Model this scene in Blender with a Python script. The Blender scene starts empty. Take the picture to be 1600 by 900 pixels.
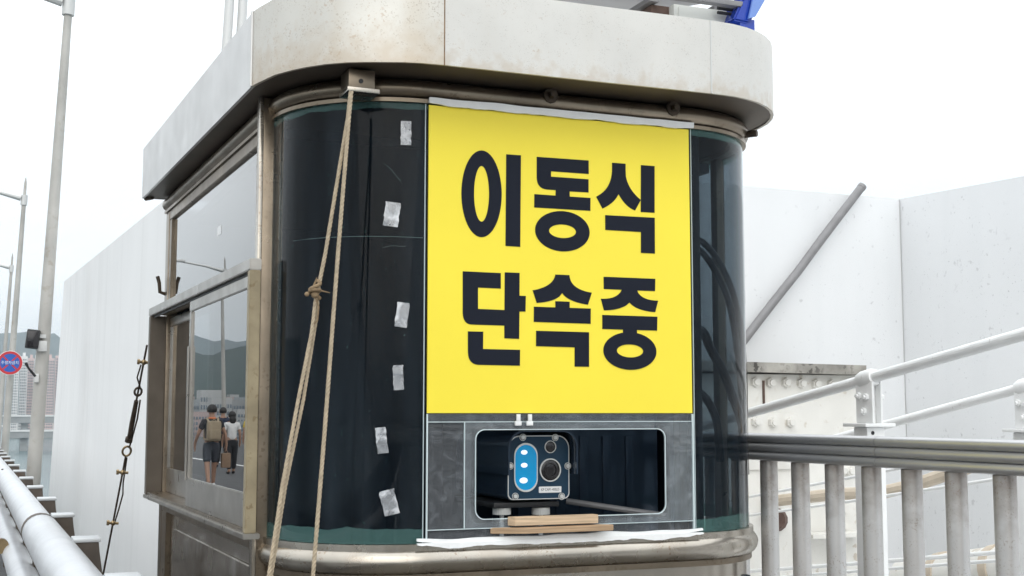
import bpy, bmesh, math, random
from mathutils import Vector, Matrix, noise
random.seed(7)
R = math.radians
sc = bpy.context.scene
col = sc.collection

# ------------------------------------------------------------------ camera, sky, sun, exposure
F, CX, CY, HOR = 2000.0, 800.0, 450.0, 645.0          # focal length and horizon in pixels of the photograph
PITCH, YAW = math.atan((HOR - CY) / F), R(22.2)
EYE = Vector((0, 0, 1.6))
cam_d = bpy.data.cameras.new('camera'); cam = bpy.data.objects.new('camera', cam_d); col.objects.link(cam)
cam.location = EYE; cam.rotation_euler = (R(90) + PITCH, 0, -YAW)
cam_d.sensor_width = 36; cam_d.lens = 36 * F / 1600; cam_d.clip_start = 0.05; cam_d.clip_end = 60000
sc.camera = cam

world = bpy.data.worlds.new('World'); sc.world = world; world.use_nodes = True
wn, wl = world.node_tree.nodes, world.node_tree.links
SUN_EL, SUN_AZ = R(26), R(200)                          # overcast: a weak wide sun behind the camera
def build_sky():
    wn.clear()
    out = wn.new('ShaderNodeOutputWorld'); bg = wn.new('ShaderNodeBackground'); bg.inputs[1].default_value = 0.1
    sky = wn.new('ShaderNodeTexSky'); sky.sky_type = 'NISHITA'; sky.sun_disc = False
    sky.sun_elevation = SUN_EL; sky.sun_rotation = SUN_AZ; sky.air_density = 1; sky.dust_density = 3
    tc = wn.new('ShaderNodeTexCoord'); sep = wn.new('ShaderNodeSeparateXYZ'); wl.new(tc.outputs['Generated'], sep.inputs[0])
    # overcast luminance of an even cloud layer: three times as bright overhead as at the horizon
    mx = wn.new('ShaderNodeMath'); mx.operation = 'MAXIMUM'; mx.inputs[1].default_value = 0; wl.new(sep.outputs[2], mx.inputs[0])
    ml = wn.new('ShaderNodeMath'); ml.operation = 'MULTIPLY_ADD'; ml.inputs[1].default_value = 15.0; ml.inputs[2].default_value = 9.6
    wl.new(mx.outputs[0], ml.inputs[0])
    mp = wn.new('ShaderNodeMapping'); mp.inputs['Scale'].default_value = (1.6, 1.6, 6)
    wl.new(tc.outputs['Generated'], mp.inputs[0])
    nz = wn.new('ShaderNodeTexNoise'); nz.inputs['Scale'].default_value = 2.2; nz.inputs['Detail'].default_value = 5
    wl.new(mp.outputs[0], nz.inputs['Vector'])
    mr = wn.new('ShaderNodeMapRange'); mr.inputs[1].default_value = .3; mr.inputs[2].default_value = .7
    mr.inputs[3].default_value = .90; mr.inputs[4].default_value = 1.06; wl.new(nz.outputs[0], mr.inputs[0])
    mm = wn.new('ShaderNodeMath'); mm.operation = 'MULTIPLY'; wl.new(ml.outputs[0], mm.inputs[0]); wl.new(mr.outputs[0], mm.inputs[1])
    vm = wn.new('ShaderNodeVectorMath'); vm.operation = 'SCALE'; vm.inputs[0].default_value = (.965, 1.0, 1.025)
    wl.new(mm.outputs[0], vm.inputs['Scale'])
    mix = wn.new('ShaderNodeMix'); mix.data_type = 'RGBA'; mix.inputs[0].default_value = .95
    wl.new(sky.outputs[0], mix.inputs[6]); wl.new(vm.outputs[0], mix.inputs[7])
    wl.new(mix.outputs[2], bg.inputs[0]); wl.new(bg.outputs[0], out.inputs[0])
build_sky()
sun_d = bpy.data.lights.new('sun', 'SUN'); sun_d.energy = .95; sun_d.angle = R(60); sun_d.color = (1, .96, .9)
sun = bpy.data.objects.new('sun', sun_d); col.objects.link(sun)
sdir = Vector((math.sin(SUN_AZ) * math.cos(SUN_EL), math.cos(SUN_AZ) * math.cos(SUN_EL), math.sin(SUN_EL)))
sun.rotation_euler = (-sdir).to_track_quat('-Z', 'Y').to_euler(); sun.location = (8, -12, 20)
sc.view_settings.view_transform = 'Standard'; sc.view_settings.look = 'None'
sc.view_settings.exposure = 0.04; sc.view_settings.gamma = 1; sc.view_settings.use_curve_mapping = False
sc.cycles.use_denoising = True
sc.cycles.max_bounces = 10; sc.cycles.transparent_max_bounces = 24; sc.cycles.volume_bounces = 0
sc.cycles.glossy_bounces = 6

# ------------------------------------------------------------------ surveying: turn a measured pixel into a point on a real plane
_fw = Vector((math.sin(YAW) * math.cos(PITCH), math.cos(YAW) * math.cos(PITCH), math.sin(PITCH)))
_rt = Vector((math.cos(YAW), -math.sin(YAW), 0)); _up = _rt.cross(_fw)
def ray(x, y): return _fw * F + _rt * (x - CX) - _up * (y - CY)
def at_y(x, y, Y): d = ray(x, y); return EYE + d * (Y / d.y)
def at_x(x, y, X): d = ray(x, y); return EYE + d * (X / d.x)
def at_z(x, y, Z): d = ray(x, y); return EYE + d * ((Z - EYE.z) / d.z)

# ------------------------------------------------------------------ materials
MATS = {}
def mat(name, color, rough=.6, metal=0.0, vary=.0, vscale=6.0, spots=None, streak=None, bump=0.0, bscale=40.0, spec=.5, emit=0.0, stretch=(1, 1, 1), rvary=0.0, coat=0.0, ztop=None):
    """Principled material: base colour mottled by noise, optional spots (scale, threshold, colour, strength) and vertical dirt streaks."""
    m = bpy.data.materials.new(name); MATS[name] = m; m.use_nodes = True
    nt = m.node_tree; N, L = nt.nodes, nt.links; b = N['Principled BSDF']
    b.inputs['Roughness'].default_value = rough; b.inputs['Metallic'].default_value = metal
    b.inputs['Specular IOR Level'].default_value = spec; b.inputs['Coat Weight'].default_value = coat
    geo = N.new('ShaderNodeNewGeometry')
    mp = N.new('ShaderNodeMapping'); mp.inputs['Scale'].default_value = stretch; L.new(geo.outputs['Position'], mp.inputs[0])
    cur = None
    def mixc(fac, a, bcol):
        x = N.new('ShaderNodeMix'); x.data_type = 'RGBA'
        L.new(fac, x.inputs[0])
        if a is None: x.inputs[6].default_value = (*color, 1)
        else: L.new(a, x.inputs[6])
        x.inputs[7].default_value = (*bcol, 1); return x.outputs[2]
    def ramp(src, lo, hi, o0=0.0, o1=1.0):
        r = N.new('ShaderNodeMapRange'); r.inputs[1].default_value = lo; r.inputs[2].default_value = hi
        r.inputs[3].default_value = o0; r.inputs[4].default_value = o1; L.new(src, r.inputs[0]); return r.outputs[0]
    def nz(scale, detail=4, vec=None):
        n = N.new('ShaderNodeTexNoise'); n.inputs['Scale'].default_value = scale; n.inputs['Detail'].default_value = detail
        L.new(vec or mp.outputs[0], n.inputs['Vector']); return n.outputs[0]
    if vary:
        cur = mixc(ramp(nz(vscale, 6), .3, .7, 0, 1), cur, tuple(max(0, c * (1 - vary)) for c in color))
    if streak:
        s_scale, s_col, s_amt = streak
        m2 = N.new('ShaderNodeMapping'); m2.inputs['Scale'].default_value = (1, 1, .05); L.new(geo.outputs['Position'], m2.inputs[0])
        cur = mixc(ramp(nz(s_scale, 5, m2.outputs[0]), .52, .75, 0, s_amt), cur, s_col)
    for sp in (spots or []):
        s_scale, thr, s_col, s_amt = sp
        n1 = nz(s_scale, 3); n2 = nz(s_scale * .12, 2)
        mu = N.new('ShaderNodeMath'); mu.operation = 'MULTIPLY'
        L.new(ramp(n1, thr, thr + .06, 0, s_amt), mu.inputs[0]); L.new(ramp(n2, .42, .6), mu.inputs[1])
        cur = mixc(mu.outputs[0], cur, s_col)
    if ztop:                                             # height-graded grime; on balusters it also paints in contact shade below the rail
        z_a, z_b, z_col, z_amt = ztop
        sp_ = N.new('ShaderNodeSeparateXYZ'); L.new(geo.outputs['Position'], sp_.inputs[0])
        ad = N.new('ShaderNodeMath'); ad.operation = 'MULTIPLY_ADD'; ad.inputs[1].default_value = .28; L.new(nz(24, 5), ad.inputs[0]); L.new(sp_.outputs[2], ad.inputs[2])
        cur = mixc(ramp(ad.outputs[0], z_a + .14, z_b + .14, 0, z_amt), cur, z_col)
    if cur is None: b.inputs['Base Color'].default_value = (*color, 1)
    else: L.new(cur, b.inputs['Base Color'])
    if rvary: L.new(ramp(nz(vscale * 1.7, 5), .3, .7, max(0, rough - rvary), rough + rvary), b.inputs['Roughness'])
    if bump:
        bp = N.new('ShaderNodeBump'); bp.inputs['Strength'].default_value = bump; bp.inputs['Distance'].default_value = .01
        L.new(nz(bscale, 4), bp.inputs['Height']); L.new(bp.outputs[0], b.inputs['Normal'])
    if emit:
        b.inputs['Emission Strength'].default_value = emit
        b.inputs['Emission Color'].default_value = (*color, 1)
    return m

def glass(name, tint, f0=.012, film=None, film_amt=0.0, rough=0.0, smudge=0.0, wave=0.0, edge=None, both=False, spread=1.45, dust_sheen=0.0):
    """A thin tinted pane: see-through colour, an even film and a mirror image that grows towards grazing angles."""
    m = bpy.data.materials.new(name); MATS[name] = m; m.use_nodes = True
    N, L = m.node_tree.nodes, m.node_tree.links; N.clear()
    out = N.new('ShaderNodeOutputMaterial'); tr = N.new('ShaderNodeBsdfTransparent'); tr.inputs[0].default_value = (*tint, 1)
    gl = N.new('ShaderNodeBsdfAnisotropic'); gl.inputs['Roughness'].default_value = rough; gl.inputs['Color'].default_value = (1, 1, 1, 1)
    geo = N.new('ShaderNodeNewGeometry')
    dot = N.new('ShaderNodeVectorMath'); dot.operation = 'DOT_PRODUCT'; L.new(geo.outputs['Incoming'], dot.inputs[0]); L.new(geo.outputs['Normal'], dot.inputs[1])
    def M(op, a, b=None, c=None):
        x = N.new('ShaderNodeMath'); x.operation = op
        for i, v in enumerate((a, b, c)):
            if v is None: continue
            if isinstance(v, (int, float)): x.inputs[i].default_value = v
            else: L.new(v, x.inputs[i])
        return x.outputs[0]
    ab = M('ABSOLUTE', dot.outputs['Value']); om = M('SUBTRACT', 1.0, ab); p5 = M('POWER', om, 5.0)
    fr = M('MULTIPLY_ADD', p5, 1 - f0, f0); 
    if both: fr = M('DIVIDE', M('MULTIPLY', fr, 2.0), M('ADD', fr, 1.0))        # both faces of the pane mirror
    front = M('SUBTRACT', 1.0, geo.outputs['Backfacing']); fr = M('MULTIPLY', fr, front)
    base = tr.outputs[0]
    if film:
        df = N.new('ShaderNodeBsdfDiffuse'); df.inputs[0].default_value = (*film, 1)
        mx = N.new('ShaderNodeMixShader'); L.new(base, mx.inputs[1]); L.new(df.outputs[0], mx.inputs[2])
        if smudge:
            nz = N.new('ShaderNodeTexNoise'); nz.inputs['Scale'].default_value = smudge; nz.inputs['Detail'].default_value = 6; nz.inputs['Distortion'].default_value = 1.2
            mp = N.new('ShaderNodeMapping'); mp.inputs['Scale'].default_value = (3, 3, .25) if edge else (1, 1, 1)  # edged panes: upright streaks painted in for reflected lines
            L.new(geo.outputs['Position'], mp.inputs[0]); L.new(mp.outputs[0], nz.inputs['Vector'])
            mr = N.new('ShaderNodeMapRange'); mr.inputs[1].default_value = .48; mr.inputs[2].default_value = .72
            mr.inputs[3].default_value = film_amt * .7; mr.inputs[4].default_value = film_amt * spread; L.new(nz.outputs[0], mr.inputs[0])
            L.new(mr.outputs[0], mx.inputs[0])
        else: mx.inputs[0].default_value = film_amt
        base = mx.outputs[0]
    if dust_sheen:                                             # pale downward streaks: dirt plus faint pane reflections painted as colour
        dd = N.new('ShaderNodeBsdfDiffuse'); dd.inputs[0].default_value = (.25, .32, .39, 1)
        md = N.new('ShaderNodeMapping'); md.inputs['Scale'].default_value = (4, 4, .35); L.new(geo.outputs['Position'], md.inputs[0])
        nd = N.new('ShaderNodeTexNoise'); nd.inputs['Scale'].default_value = 3; nd.inputs['Detail'].default_value = 7; L.new(md.outputs[0], nd.inputs['Vector'])
        rd = N.new('ShaderNodeMapRange'); rd.inputs[1].default_value = .42; rd.inputs[2].default_value = .75; rd.inputs[3].default_value = .004; rd.inputs[4].default_value = dust_sheen; L.new(nd.outputs[0], rd.inputs[0])
        xd = N.new('ShaderNodeMixShader'); L.new(rd.outputs[0], xd.inputs[0]); L.new(base, xd.inputs[1]); L.new(dd.outputs[0], xd.inputs[2]); base = xd.outputs[0]
    if edge:                                             # where the dark film stops short of the pane's edge the bare green glass shows
        e_col, z0, z1, wob = edge
        sep = N.new('ShaderNodeSeparateXYZ'); L.new(geo.outputs['Position'], sep.inputs[0])
        n2 = N.new('ShaderNodeTexNoise'); n2.inputs['Scale'].default_value = 9; n2.inputs['Detail'].default_value = 6; L.new(geo.outputs['Position'], n2.inputs['Vector'])
        zz = M('MULTIPLY_ADD', n2.outputs[0], wob, sep.outputs[2]); z2 = M('SUBTRACT', sep.outputs[2], M('MULTIPLY', n2.outputs[0], wob * 1.5))
        hi = M('GREATER_THAN', zz, z1); lo = M('LESS_THAN', z2, z0); msk = M('MAXIMUM', hi, lo)
        # scratches and specks in the film
        n3 = N.new('ShaderNodeTexNoise'); n3.inputs['Scale'].default_value = 70; n3.inputs['Detail'].default_value = 3; L.new(geo.outputs['Position'], n3.inputs['Vector'])
        sp = M('GREATER_THAN', n3.outputs[0], .715); msk = M('MAXIMUM', msk, M('MULTIPLY', sp, .8))
        d2 = N.new('ShaderNodeBsdfDiffuse'); d2.inputs[0].default_value = (*e_col, 1)
        t2 = N.new('ShaderNodeBsdfTransparent'); t2.inputs[0].default_value = (.55, .78, .75, 1)
        m2 = N.new('ShaderNodeMixShader'); m2.inputs[0].default_value = .55; L.new(t2.outputs[0], m2.inputs[1]); L.new(d2.outputs[0], m2.inputs[2])
        m3 = N.new('ShaderNodeMixShader'); L.new(msk, m3.inputs[0]); L.new(base, m3.inputs[1]); L.new(m2.outputs[0], m3.inputs[2]); base = m3.outputs[0]
    if wave:
        nw = N.new('ShaderNodeTexNoise'); nw.inputs['Scale'].default_value = 3; nw.inputs['Detail'].default_value = 1; L.new(geo.outputs['Position'], nw.inputs['Vector'])
        bp = N.new('ShaderNodeBump'); bp.inputs['Strength'].default_value = wave; bp.inputs['Distance'].default_value = .02
        L.new(nw.outputs[0], bp.inputs['Height']); L.new(bp.outputs[0], gl.inputs['Normal'])
    ms = N.new('ShaderNodeMixShader'); L.new(fr, ms.inputs[0]); L.new(base, ms.inputs[1]); L.new(gl.outputs[0], ms.inputs[2])
    L.new(ms.outputs[0], out.inputs[0]); return m

RUST = (.30, .17, .08)
M_fascia = mat('brushed steel sheet', (.67, .655, .62), .48, .4, .12, 3.0, spots=[(200, .60, (.20, .17, .14), .30), (90, .65, (.36, .21, .10), .3)], ztop=(2.82, 2.755, (.46, .38, .29), .45), streak=(5, (.55, .51, .44), .35), bump=.05, bscale=9, rvary=.08)
M_fascia_rust = mat('rust freckled steel sheet', (.67, .65, .60), .48, .4, .12, 3.0, spots=[(70, .60, (.40, .24, .12), .38), (160, .58, (.24, .17, .11), .38)], ztop=(2.92, 2.765, (.45, .35, .24), .5), streak=(5, (.52, .44, .33), .4), bump=.05, bscale=9, rvary=.08)
M_fascia_side = mat('cleaner steel sheet', (.60, .595, .585), .38, .6, .08, 4.0, spots=[(90, .68, (.35, .3, .25), .4)], bump=.05, bscale=5, rvary=.08)
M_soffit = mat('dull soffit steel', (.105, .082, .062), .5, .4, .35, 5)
M_steel = mat('weathered stainless steel', (.27, .222, .168), .32, .92, .35, 6, rvary=.05, spots=[(60, .58, (.12, .085, .055), .5)])
M_sill = mat('pale stainless steel', (.50, .46, .40), .27, .95, .25, 5, rvary=.06, streak=(7, (.26, .19, .13), .35), spots=[(70, .60, (.22, .14, .08), .5)])  # paler base than the other stainless, with brown streaks
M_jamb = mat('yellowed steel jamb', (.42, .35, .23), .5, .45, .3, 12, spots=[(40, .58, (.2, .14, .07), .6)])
M_frame = mat('satin window steel', (.45, .425, .39), .32, .95, .25, 6, rvary=.06)
M_panel = mat('grubby steel panel', (.46, .42, .365), .2, .95, .15, 3, rvary=.1, bump=.12, bscale=3)
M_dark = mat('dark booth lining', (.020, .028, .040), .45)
M_floor_in = mat('booth floor', (.05, .05, .05), .8)
M_pane = glass('tinted glass', (.60, .65, .68), .010, film=(.010, .018, .028), film_amt=.15, wave=.008, smudge=2.2, dust_sheen=.045, edge=((.08, .155, .15), 1.185, 2.672, .03))
M_win = glass('window glass', (.42, .46, .48), .022, film=(.06, .07, .075), film_amt=.06, both=True)
M_acr = glass('scuffed acrylic', (.86, .88, .9), .03, film=(.55, .58, .62), film_amt=.10, smudge=26)
M_acr2 = glass('acrylic', (.9, .92, .93), .03, film=(.55, .59, .62), film_amt=.15, smudge=17)
M_acr_edge = mat('acrylic cut edge', (.62, .72, .74), .25)
M_tape = glass('clear tape', (.85, .87, .9), .10, film=(.85, .87, .9), film_amt=.25, rough=.12, smudge=22, spread=2.4)  # uneven white film paints the crinkle highlights into the tape
M_caulk = mat('white sealant', (.82, .83, .83), .55, 0, .06, 12, bump=.3, bscale=30)
M_yellow = mat('yellow vinyl', (.96, .79, .06), .40, 0, .05, 2.5, spec=.35, bump=.04, bscale=2.5, streak=(3, (.93, .73, .06), .25))
M_black = mat('black vinyl', (.012, .015, .025), .55, spec=.12)
M_rope = mat('beige twisted rope', (.50, .41, .29), .8, 0, .3, 60)
M_ropeend = mat('brown rope whipping', (.30, .21, .12), .85, 0, .4, 60)
M_iron = mat('rusty iron', (.10, .075, .055), .55, .6, .5, 30)
M_brass = mat('worn brass', (.34, .25, .14), .35, .9, .2, 30)
M_wood = mat('raw pine', (.72, .53, .35), .75, 0, .4, 5, spots=[(90, .66, (.2, .12, .06), .8)], stretch=(1, 4, 30))
M_wood2 = mat('brown pine', (.56, .38, .23), .75, 0, .45, 5, stretch=(1, 4, 30))
M_rail = mat('painted guardrail steel', (.62, .635, .655), .36, .35, .10, 5, spots=[(40, .66, (.45, .45, .45), .5)], rvary=.08)
M_post = mat('rusting post steel', (.135, .11, .09), .7, .2, .4, 8, spots=[(25, .58, (.09, .05, .03), .7)])
M_cap = mat('post cap plate', (.58, .60, .61), .5, .3, .12, 9)
M_white = mat('white painted concrete', (.76, .77, .78), .75, 0, .06, .8, spots=[(16, .645, (.45, .45, .46), .5), (45, .665, (.38, .38, .39), .6)], streak=(2.2, (.66, .68, .69), .45), bump=.10, bscale=14)
M_white_lit = mat('lit white concrete', (.86, .86, .855), .75, 0, .05, .8, spots=[(30, .68, (.45, .45, .44), .5)], streak=(2.2, (.70, .70, .69), .5), bump=.10, bscale=14)  # side wall's stronger light put into a paler copy of the wall colour
M_wpaint = mat('white gloss paint', (.84, .845, .84), .42, 0, .05, 9, spots=[(38, .66, (.45, .42, .38), .5)])
M_cream = mat('cream painted steel', (.78, .765, .72), .5, 0, .08, 5, spots=[(14, .62, (.42, .33, .22), .5)], streak=(4, (.5, .43, .33), .35))
M_ledge = mat('mouldy ledge', (.42, .40, .36), .85, 0, .5, 6, spots=[(30, .52, (.05, .045, .04), .9)])
M_beige = mat('beige pipe paint', (.62, .53, .42), .55, 0, .15, 9)
M_grail = mat('grey anodised rail', (.50, .50, .51), .34, .6, .08, 6, rvary=.05)
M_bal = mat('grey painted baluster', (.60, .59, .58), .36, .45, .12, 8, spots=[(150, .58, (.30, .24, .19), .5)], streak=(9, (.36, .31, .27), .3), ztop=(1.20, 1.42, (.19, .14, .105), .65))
M_conduit = mat('grey conduit', (.25, .245, .25), .55, .2, .15, 12)
M_lamp = mat('galvanised lamp steel', (.50, .485, .455), .6, .15, .25, 1.6, spots=[(9, .6, (.32, .28, .22), .5)])
M_lampw = mat('pale lamp arm', (.60, .60, .59), .5, .2)
M_bk = mat('black plastic', (.02, .02, .022), .5)
M_cable = mat('black rubber cable', (.012, .012, .013), .4)
M_asphalt = mat('asphalt', (.075, .077, .08), .9, 0, .3, 3, bump=.3, bscale=60)
M_walk = mat('walkway paving', (.13, .12, .105), .9, 0, .25, 4, bump=.2)
M_line = mat('road marking paint', (.78, .78, .76), .7, 0, .1, 5)
M_sea = mat('sea water', (.05, .12, .13), .18, 0, .2, .02, bump=.4, bscale=.05)
M_hill = mat('forested hill', (.022, .04, .034), .95, 0, .5, .012)
M_land = mat('city ground', (.22, .22, .20), .9, 0, .3, .02)
M_concrete = mat('grey concrete', (.30, .31, .31), .85, 0, .2, .1)
M_signblue = mat('blue sign face', (.02, .10, .42), .4)
M_signred = mat('red sign band', (.52, .03, .04), .4)
M_signwhite = mat('white sign print', (.8, .8, .8), .5)
M_navy = mat('navy camera plate', (.008, .036, .070), .45, .0, spec=.3)
M_silver = mat('bright metal edging', (.72, .72, .70), .35, .4)
M_lens = mat('dark lens', (.014, .012, .014), .12, spec=.6)
M_bluelamp = mat('blue lamp filter', (.0, .24, .50), .25, emit=.34)  # added glow brightens the filter in the shaded opening
M_led_glint = mat('led lens glint', (.9, .95, 1.0), .2, emit=.7)  # glow stands in for glints on the led lenses
M_camera_body = mat('navy housing', (.035, .055, .085), .16, .3)
M_knob = mat('grey plastic knob', (.55, .55, .53), .6)
M_box = mat('pale cabinet steel', (.62, .63, .60), .5, 0, .05, 5)
M_solar = mat('grey panel back', (.42, .41, .42), .5, .2, .1, 4)
M_bluelight = mat('blue warning lens', (.01, .045, .36), .2, spec=.6)
M_bluelight2 = mat('pale blue warning lens', (.16, .27, .62), .25, spec=.6)
M_rustbox = mat('rusty bracket', (.17, .11, .09), .8, .2, .4, 20)
M_seam = mat('rust streaked seam', (.36, .24, .14), .8, 0, .5, 40)
M_teal = mat('teal film edge', (.12, .19, .19), .5)
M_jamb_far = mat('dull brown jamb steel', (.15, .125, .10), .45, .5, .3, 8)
M_skin = mat('skin', (.36, .21, .145), .6)
M_hair = mat('black hair', (.015, .013, .012), .6)
FABRIC = {n: mat('fabric ' + n, c, .9, 0, .15, 25) for n, c in dict(black=(.02, .02, .024), navy=(.02, .03, .06), white=(.75, .75, .74), grey=(.055, .06, .075), tan=(.36, .29, .20), brown=(.27, .18, .12), yellow=(.65, .48, .05), orange=(.75, .22, .08)).items()}

# ------------------------------------------------------------------ building helpers
class MB:
    """Collects shapes in world coordinates; build() links them as ONE mesh object."""
    def __init__(s): s.bm = bmesh.new()
    def box(s, c, size, bev=0.0, rot=None):
        r = bmesh.ops.create_cube(s.bm, size=1.0); vs = r['verts']
        mx = Matrix.Translation(Vector(c)) @ (rot.to_4x4() if rot else Matrix()) @ Matrix.Diagonal((*size, 1))
        bmesh.ops.transform(s.bm, matrix=mx, verts=vs)
        if bev:
            es = list({e for v in vs for e in v.link_edges})
            bmesh.ops.bevel(s.bm, geom=es, offset=bev, segments=2, affect='EDGES', profile=.6)
        return s
    def b2(s, lo, hi, bev=0.0):
        lo, hi = Vector(lo), Vector(hi); return s.box((lo + hi) / 2, hi - lo, bev)
    def tube(s, pts, r, seg=12, caps=True, closed=False, twist=0.0):
        pts = [Vector(p) for p in pts]; n = len(pts); rings = []
        rr = r if isinstance(r, (list, tuple)) else [r] * n
        up = None
        for i, p in enumerate(pts):
            if closed: t = pts[(i + 1) % n] - pts[i - 1]
            else: t = pts[min(i + 1, n - 1)] - pts[max(i - 1, 0)]
            t.normalize()
            if up is None:
                a = Vector((0, 0, 1)) if abs(t.z) < .9 else Vector((1, 0, 0)); up = (a - t * a.dot(t)).normalized()
            else: up = (up - t * up.dot(t)).normalized()
            sd = t.cross(up)
            rings.append([s.bm.verts.new(p + (up * math.cos(2 * math.pi * k / seg) + sd * math.sin(2 * math.pi * k / seg)) * rr[i]) for k in range(seg)])
        for i in range(n if closed else n - 1):
            a, b = rings[i], rings[(i + 1) % n]
            for k in range(seg):
                s.bm.faces.new((a[k], a[(k + 1) % seg], b[(k + 1) % seg], b[k]))
        if caps and not closed:
            s.bm.faces.new(rings[0][::-1]); s.bm.faces.new(rings[-1])
        return s
    def cyl(s, a, b, r, r2=None, seg=14): return s.tube([a, b], [r, r if r2 is None else r2], seg)
    def prism(s, poly, f0, f1):
        """poly: 2-D outline; f0, f1 map (u, v) to the two end faces."""
        a = [s.bm.verts.new(f0(u, v)) for u, v in poly]; b = [s.bm.verts.new(f1(u, v)) for u, v in poly]
        s.bm.faces.new(a[::-1]); s.bm.faces.new(b); n = len(poly)
        for i in range(n): s.bm.faces.new((a[i], a[(i + 1) % n], b[(i + 1) % n], b[i]))
        return s
    def ring_prism(s, outer, inner, f0, f1):
        n = len(outer); q = [[s.bm.verts.new(f(u, v)) for u, v in pl] for f in (f0, f1) for pl in (outer, inner)]
        o0, i0, o1, i1 = q
        for k in range(n):
            j = (k + 1) % n
            for a, b, c, d in ((o0[k], i0[k], i0[j], o0[j]), (o1[k], o1[j], i1[j], i1[k]), (o0[k], o0[j], o1[j], o1[k]), (i0[k], i1[k], i1[j], i0[j])): s.bm.faces.new((a, b, c, d))
        return s
    def wall(s, outer, inner, z0, z1, closed=False):
        n = len(outer); Z = lambda z, i: z[i] if isinstance(z, (list, tuple)) else z
        o0 = [s.bm.verts.new((*p, Z(z0, i))) for i, p in enumerate(outer)]; o1 = [s.bm.verts.new((*p, Z(z1, i))) for i, p in enumerate(outer)]
        i0 = [s.bm.verts.new((*p, Z(z0, i))) for i, p in enumerate(inner)]; i1 = [s.bm.verts.new((*p, Z(z1, i))) for i, p in enumerate(inner)]
        for k in range(n if closed else n - 1):
            j = (k + 1) % n
            for f in ((o0[k], o0[j], o1[j], o1[k]), (i0[j], i0[k], i1[k], i1[j]), (o1[k], o1[j], i1[j], i1[k]), (o0[j], o0[k], i0[k], i0[j])): s.bm.faces.new(f)
        if not closed:
            s.bm.faces.new((o0[0], o1[0], i1[0], i0[0])); s.bm.faces.new((o0[-1], i0[-1], i1[-1], o1[-1]))
        return s
    def ball(s, c, r, seg=12, scale=(1, 1, 1)):
        q = bmesh.ops.create_uvsphere(s.bm, u_segments=seg, v_segments=max(6, seg // 2 + 2), radius=1)
        bmesh.ops.transform(s.bm, matrix=Matrix.Translation(Vector(c)) @ Matrix.Diagonal((r * scale[0], r * scale[1], r * scale[2], 1)), verts=q['verts']); return s
    def build(s, name, m, parent=None, smooth=35, label=None, fix=True):
        bm = s.bm
        if fix: bmesh.ops.recalc_face_normals(bm, faces=bm.faces)
        org = world_loc(parent) if parent else Vector((0, 0, 0))
        bmesh.ops.translate(bm, verts=bm.verts, vec=-org)
        me = bpy.data.meshes.new(name); bm.to_mesh(me); bm.free(); me.materials.append(m)
        if smooth:
            for p in me.polygons: p.use_smooth = True
            me.set_sharp_from_angle(angle=R(smooth))
        o = bpy.data.objects.new(name, me); col.objects.link(o)
        if parent: o.parent = parent
        if label: o['label'] = label
        return o
def world_loc(o):
    v = Vector((0, 0, 0))
    while o: v += o.location; o = o.parent
    return v
def tag(o, label, cat, group=None):
    o['label'] = label; o['category'] = cat
    if group: o['group'] = group
    return o
def thing(name, label, cat, loc=(0, 0, 0), group=None):
    o = bpy.data.objects.new(name, None); o.empty_display_size = .1; col.objects.link(o); o.location = loc
    return tag(o, label, cat, group)
def setting(o): o['kind'] = 'structure'; return o
def piece(name, me, m, parent, pos, rot=None):
    """Another part that shares one mesh."""
    o = bpy.data.objects.new(name, me); col.objects.link(o); o.parent = parent; o.location = Vector(pos) - world_loc(parent)
    if rot: o.rotation_euler = rot
    return o
def proto(mb, name, m, smooth=35):
    o = mb.build(name, m, None, smooth); me = o.data; bpy.data.objects.remove(o); return me
def copy_tree(o, parent=None):
    c = o.copy(); col.objects.link(c); c.parent = parent
    for ch in list(o.children): copy_tree(ch, c)
    return c
def ell(cx, cy, rx, ry, n=40, a0=0, a1=360): return [(cx + rx * math.cos(R(a0 + (a1 - a0) * i / n)), cy + ry * math.sin(R(a0 + (a1 - a0) * i / n))) for i in range(n + (a1 - a0 != 360))]
def rrect(x0, y0, x1, y1, r, n=6):
    r4 = r if isinstance(r, (tuple, list)) else (r,) * 4
    out = []
    for (cx, cy, a, q) in ((x1 - r4[0], y1 - r4[0], 0, r4[0]), (x0 + r4[1], y1 - r4[1], 90, r4[1]), (x0 + r4[2], y0 + r4[2], 180, r4[2]), (x1 - r4[3], y0 + r4[3], 270, r4[3])):
        out += [(cx + q * math.cos(R(a + 90 * i / n)), cy + q * math.sin(R(a + 90 * i / n))) for i in range(n + 1)]
    return out

# ------------------------------------------------------------------ sea, land, hills, bridge deck
setting(MB().b2((-12000, -12000, -34), (12000, 12000, -30)).build('sea', M_sea, smooth=0))
def terrain(name, dist, depth, az0, az1, hfun, step=.5):
    bm = bmesh.new(); rows = []
    n = int((az1 - az0) / step)
    for i in range(n + 1):
        az = R(az0 + step * i); h = hfun(math.degrees(az))
        prof = [(dist - depth, -31), (dist - depth * .7, -30 + h * .25), (dist - depth * .35, -30 + h * .62), (dist, -30 + h), (dist + depth * .5, -30 + h * .5), (dist + depth, -31)]
        rows.append([bm.verts.new((math.sin(az) * d * (1 + .01 * noise.noise((i * .3, k * 1.3, 1))), math.cos(az) * d, z + (0 if k in (0, 5) else dist * .004 * noise.noise((i * .7, k * 2.1, dist))))) for k, (d, z) in enumerate(prof)])
    for a, b in zip(rows, rows[1:]):
        for k in range(5): bm.faces.new((a[k], a[k + 1], b[k + 1], b[k]))
    mb = MB(); mb.bm.free(); mb.bm = bm
    return setting(mb.build(name, M_hill, smooth=80))
terrain('hills', 4600, 700, -70, 60, lambda a: 295 + 26 * noise.noise((a * .33, 3, 0)) + 14 * noise.noise((a * 1.1, 9, 0)) - (20 if a > 2.5 else 0))
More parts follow.
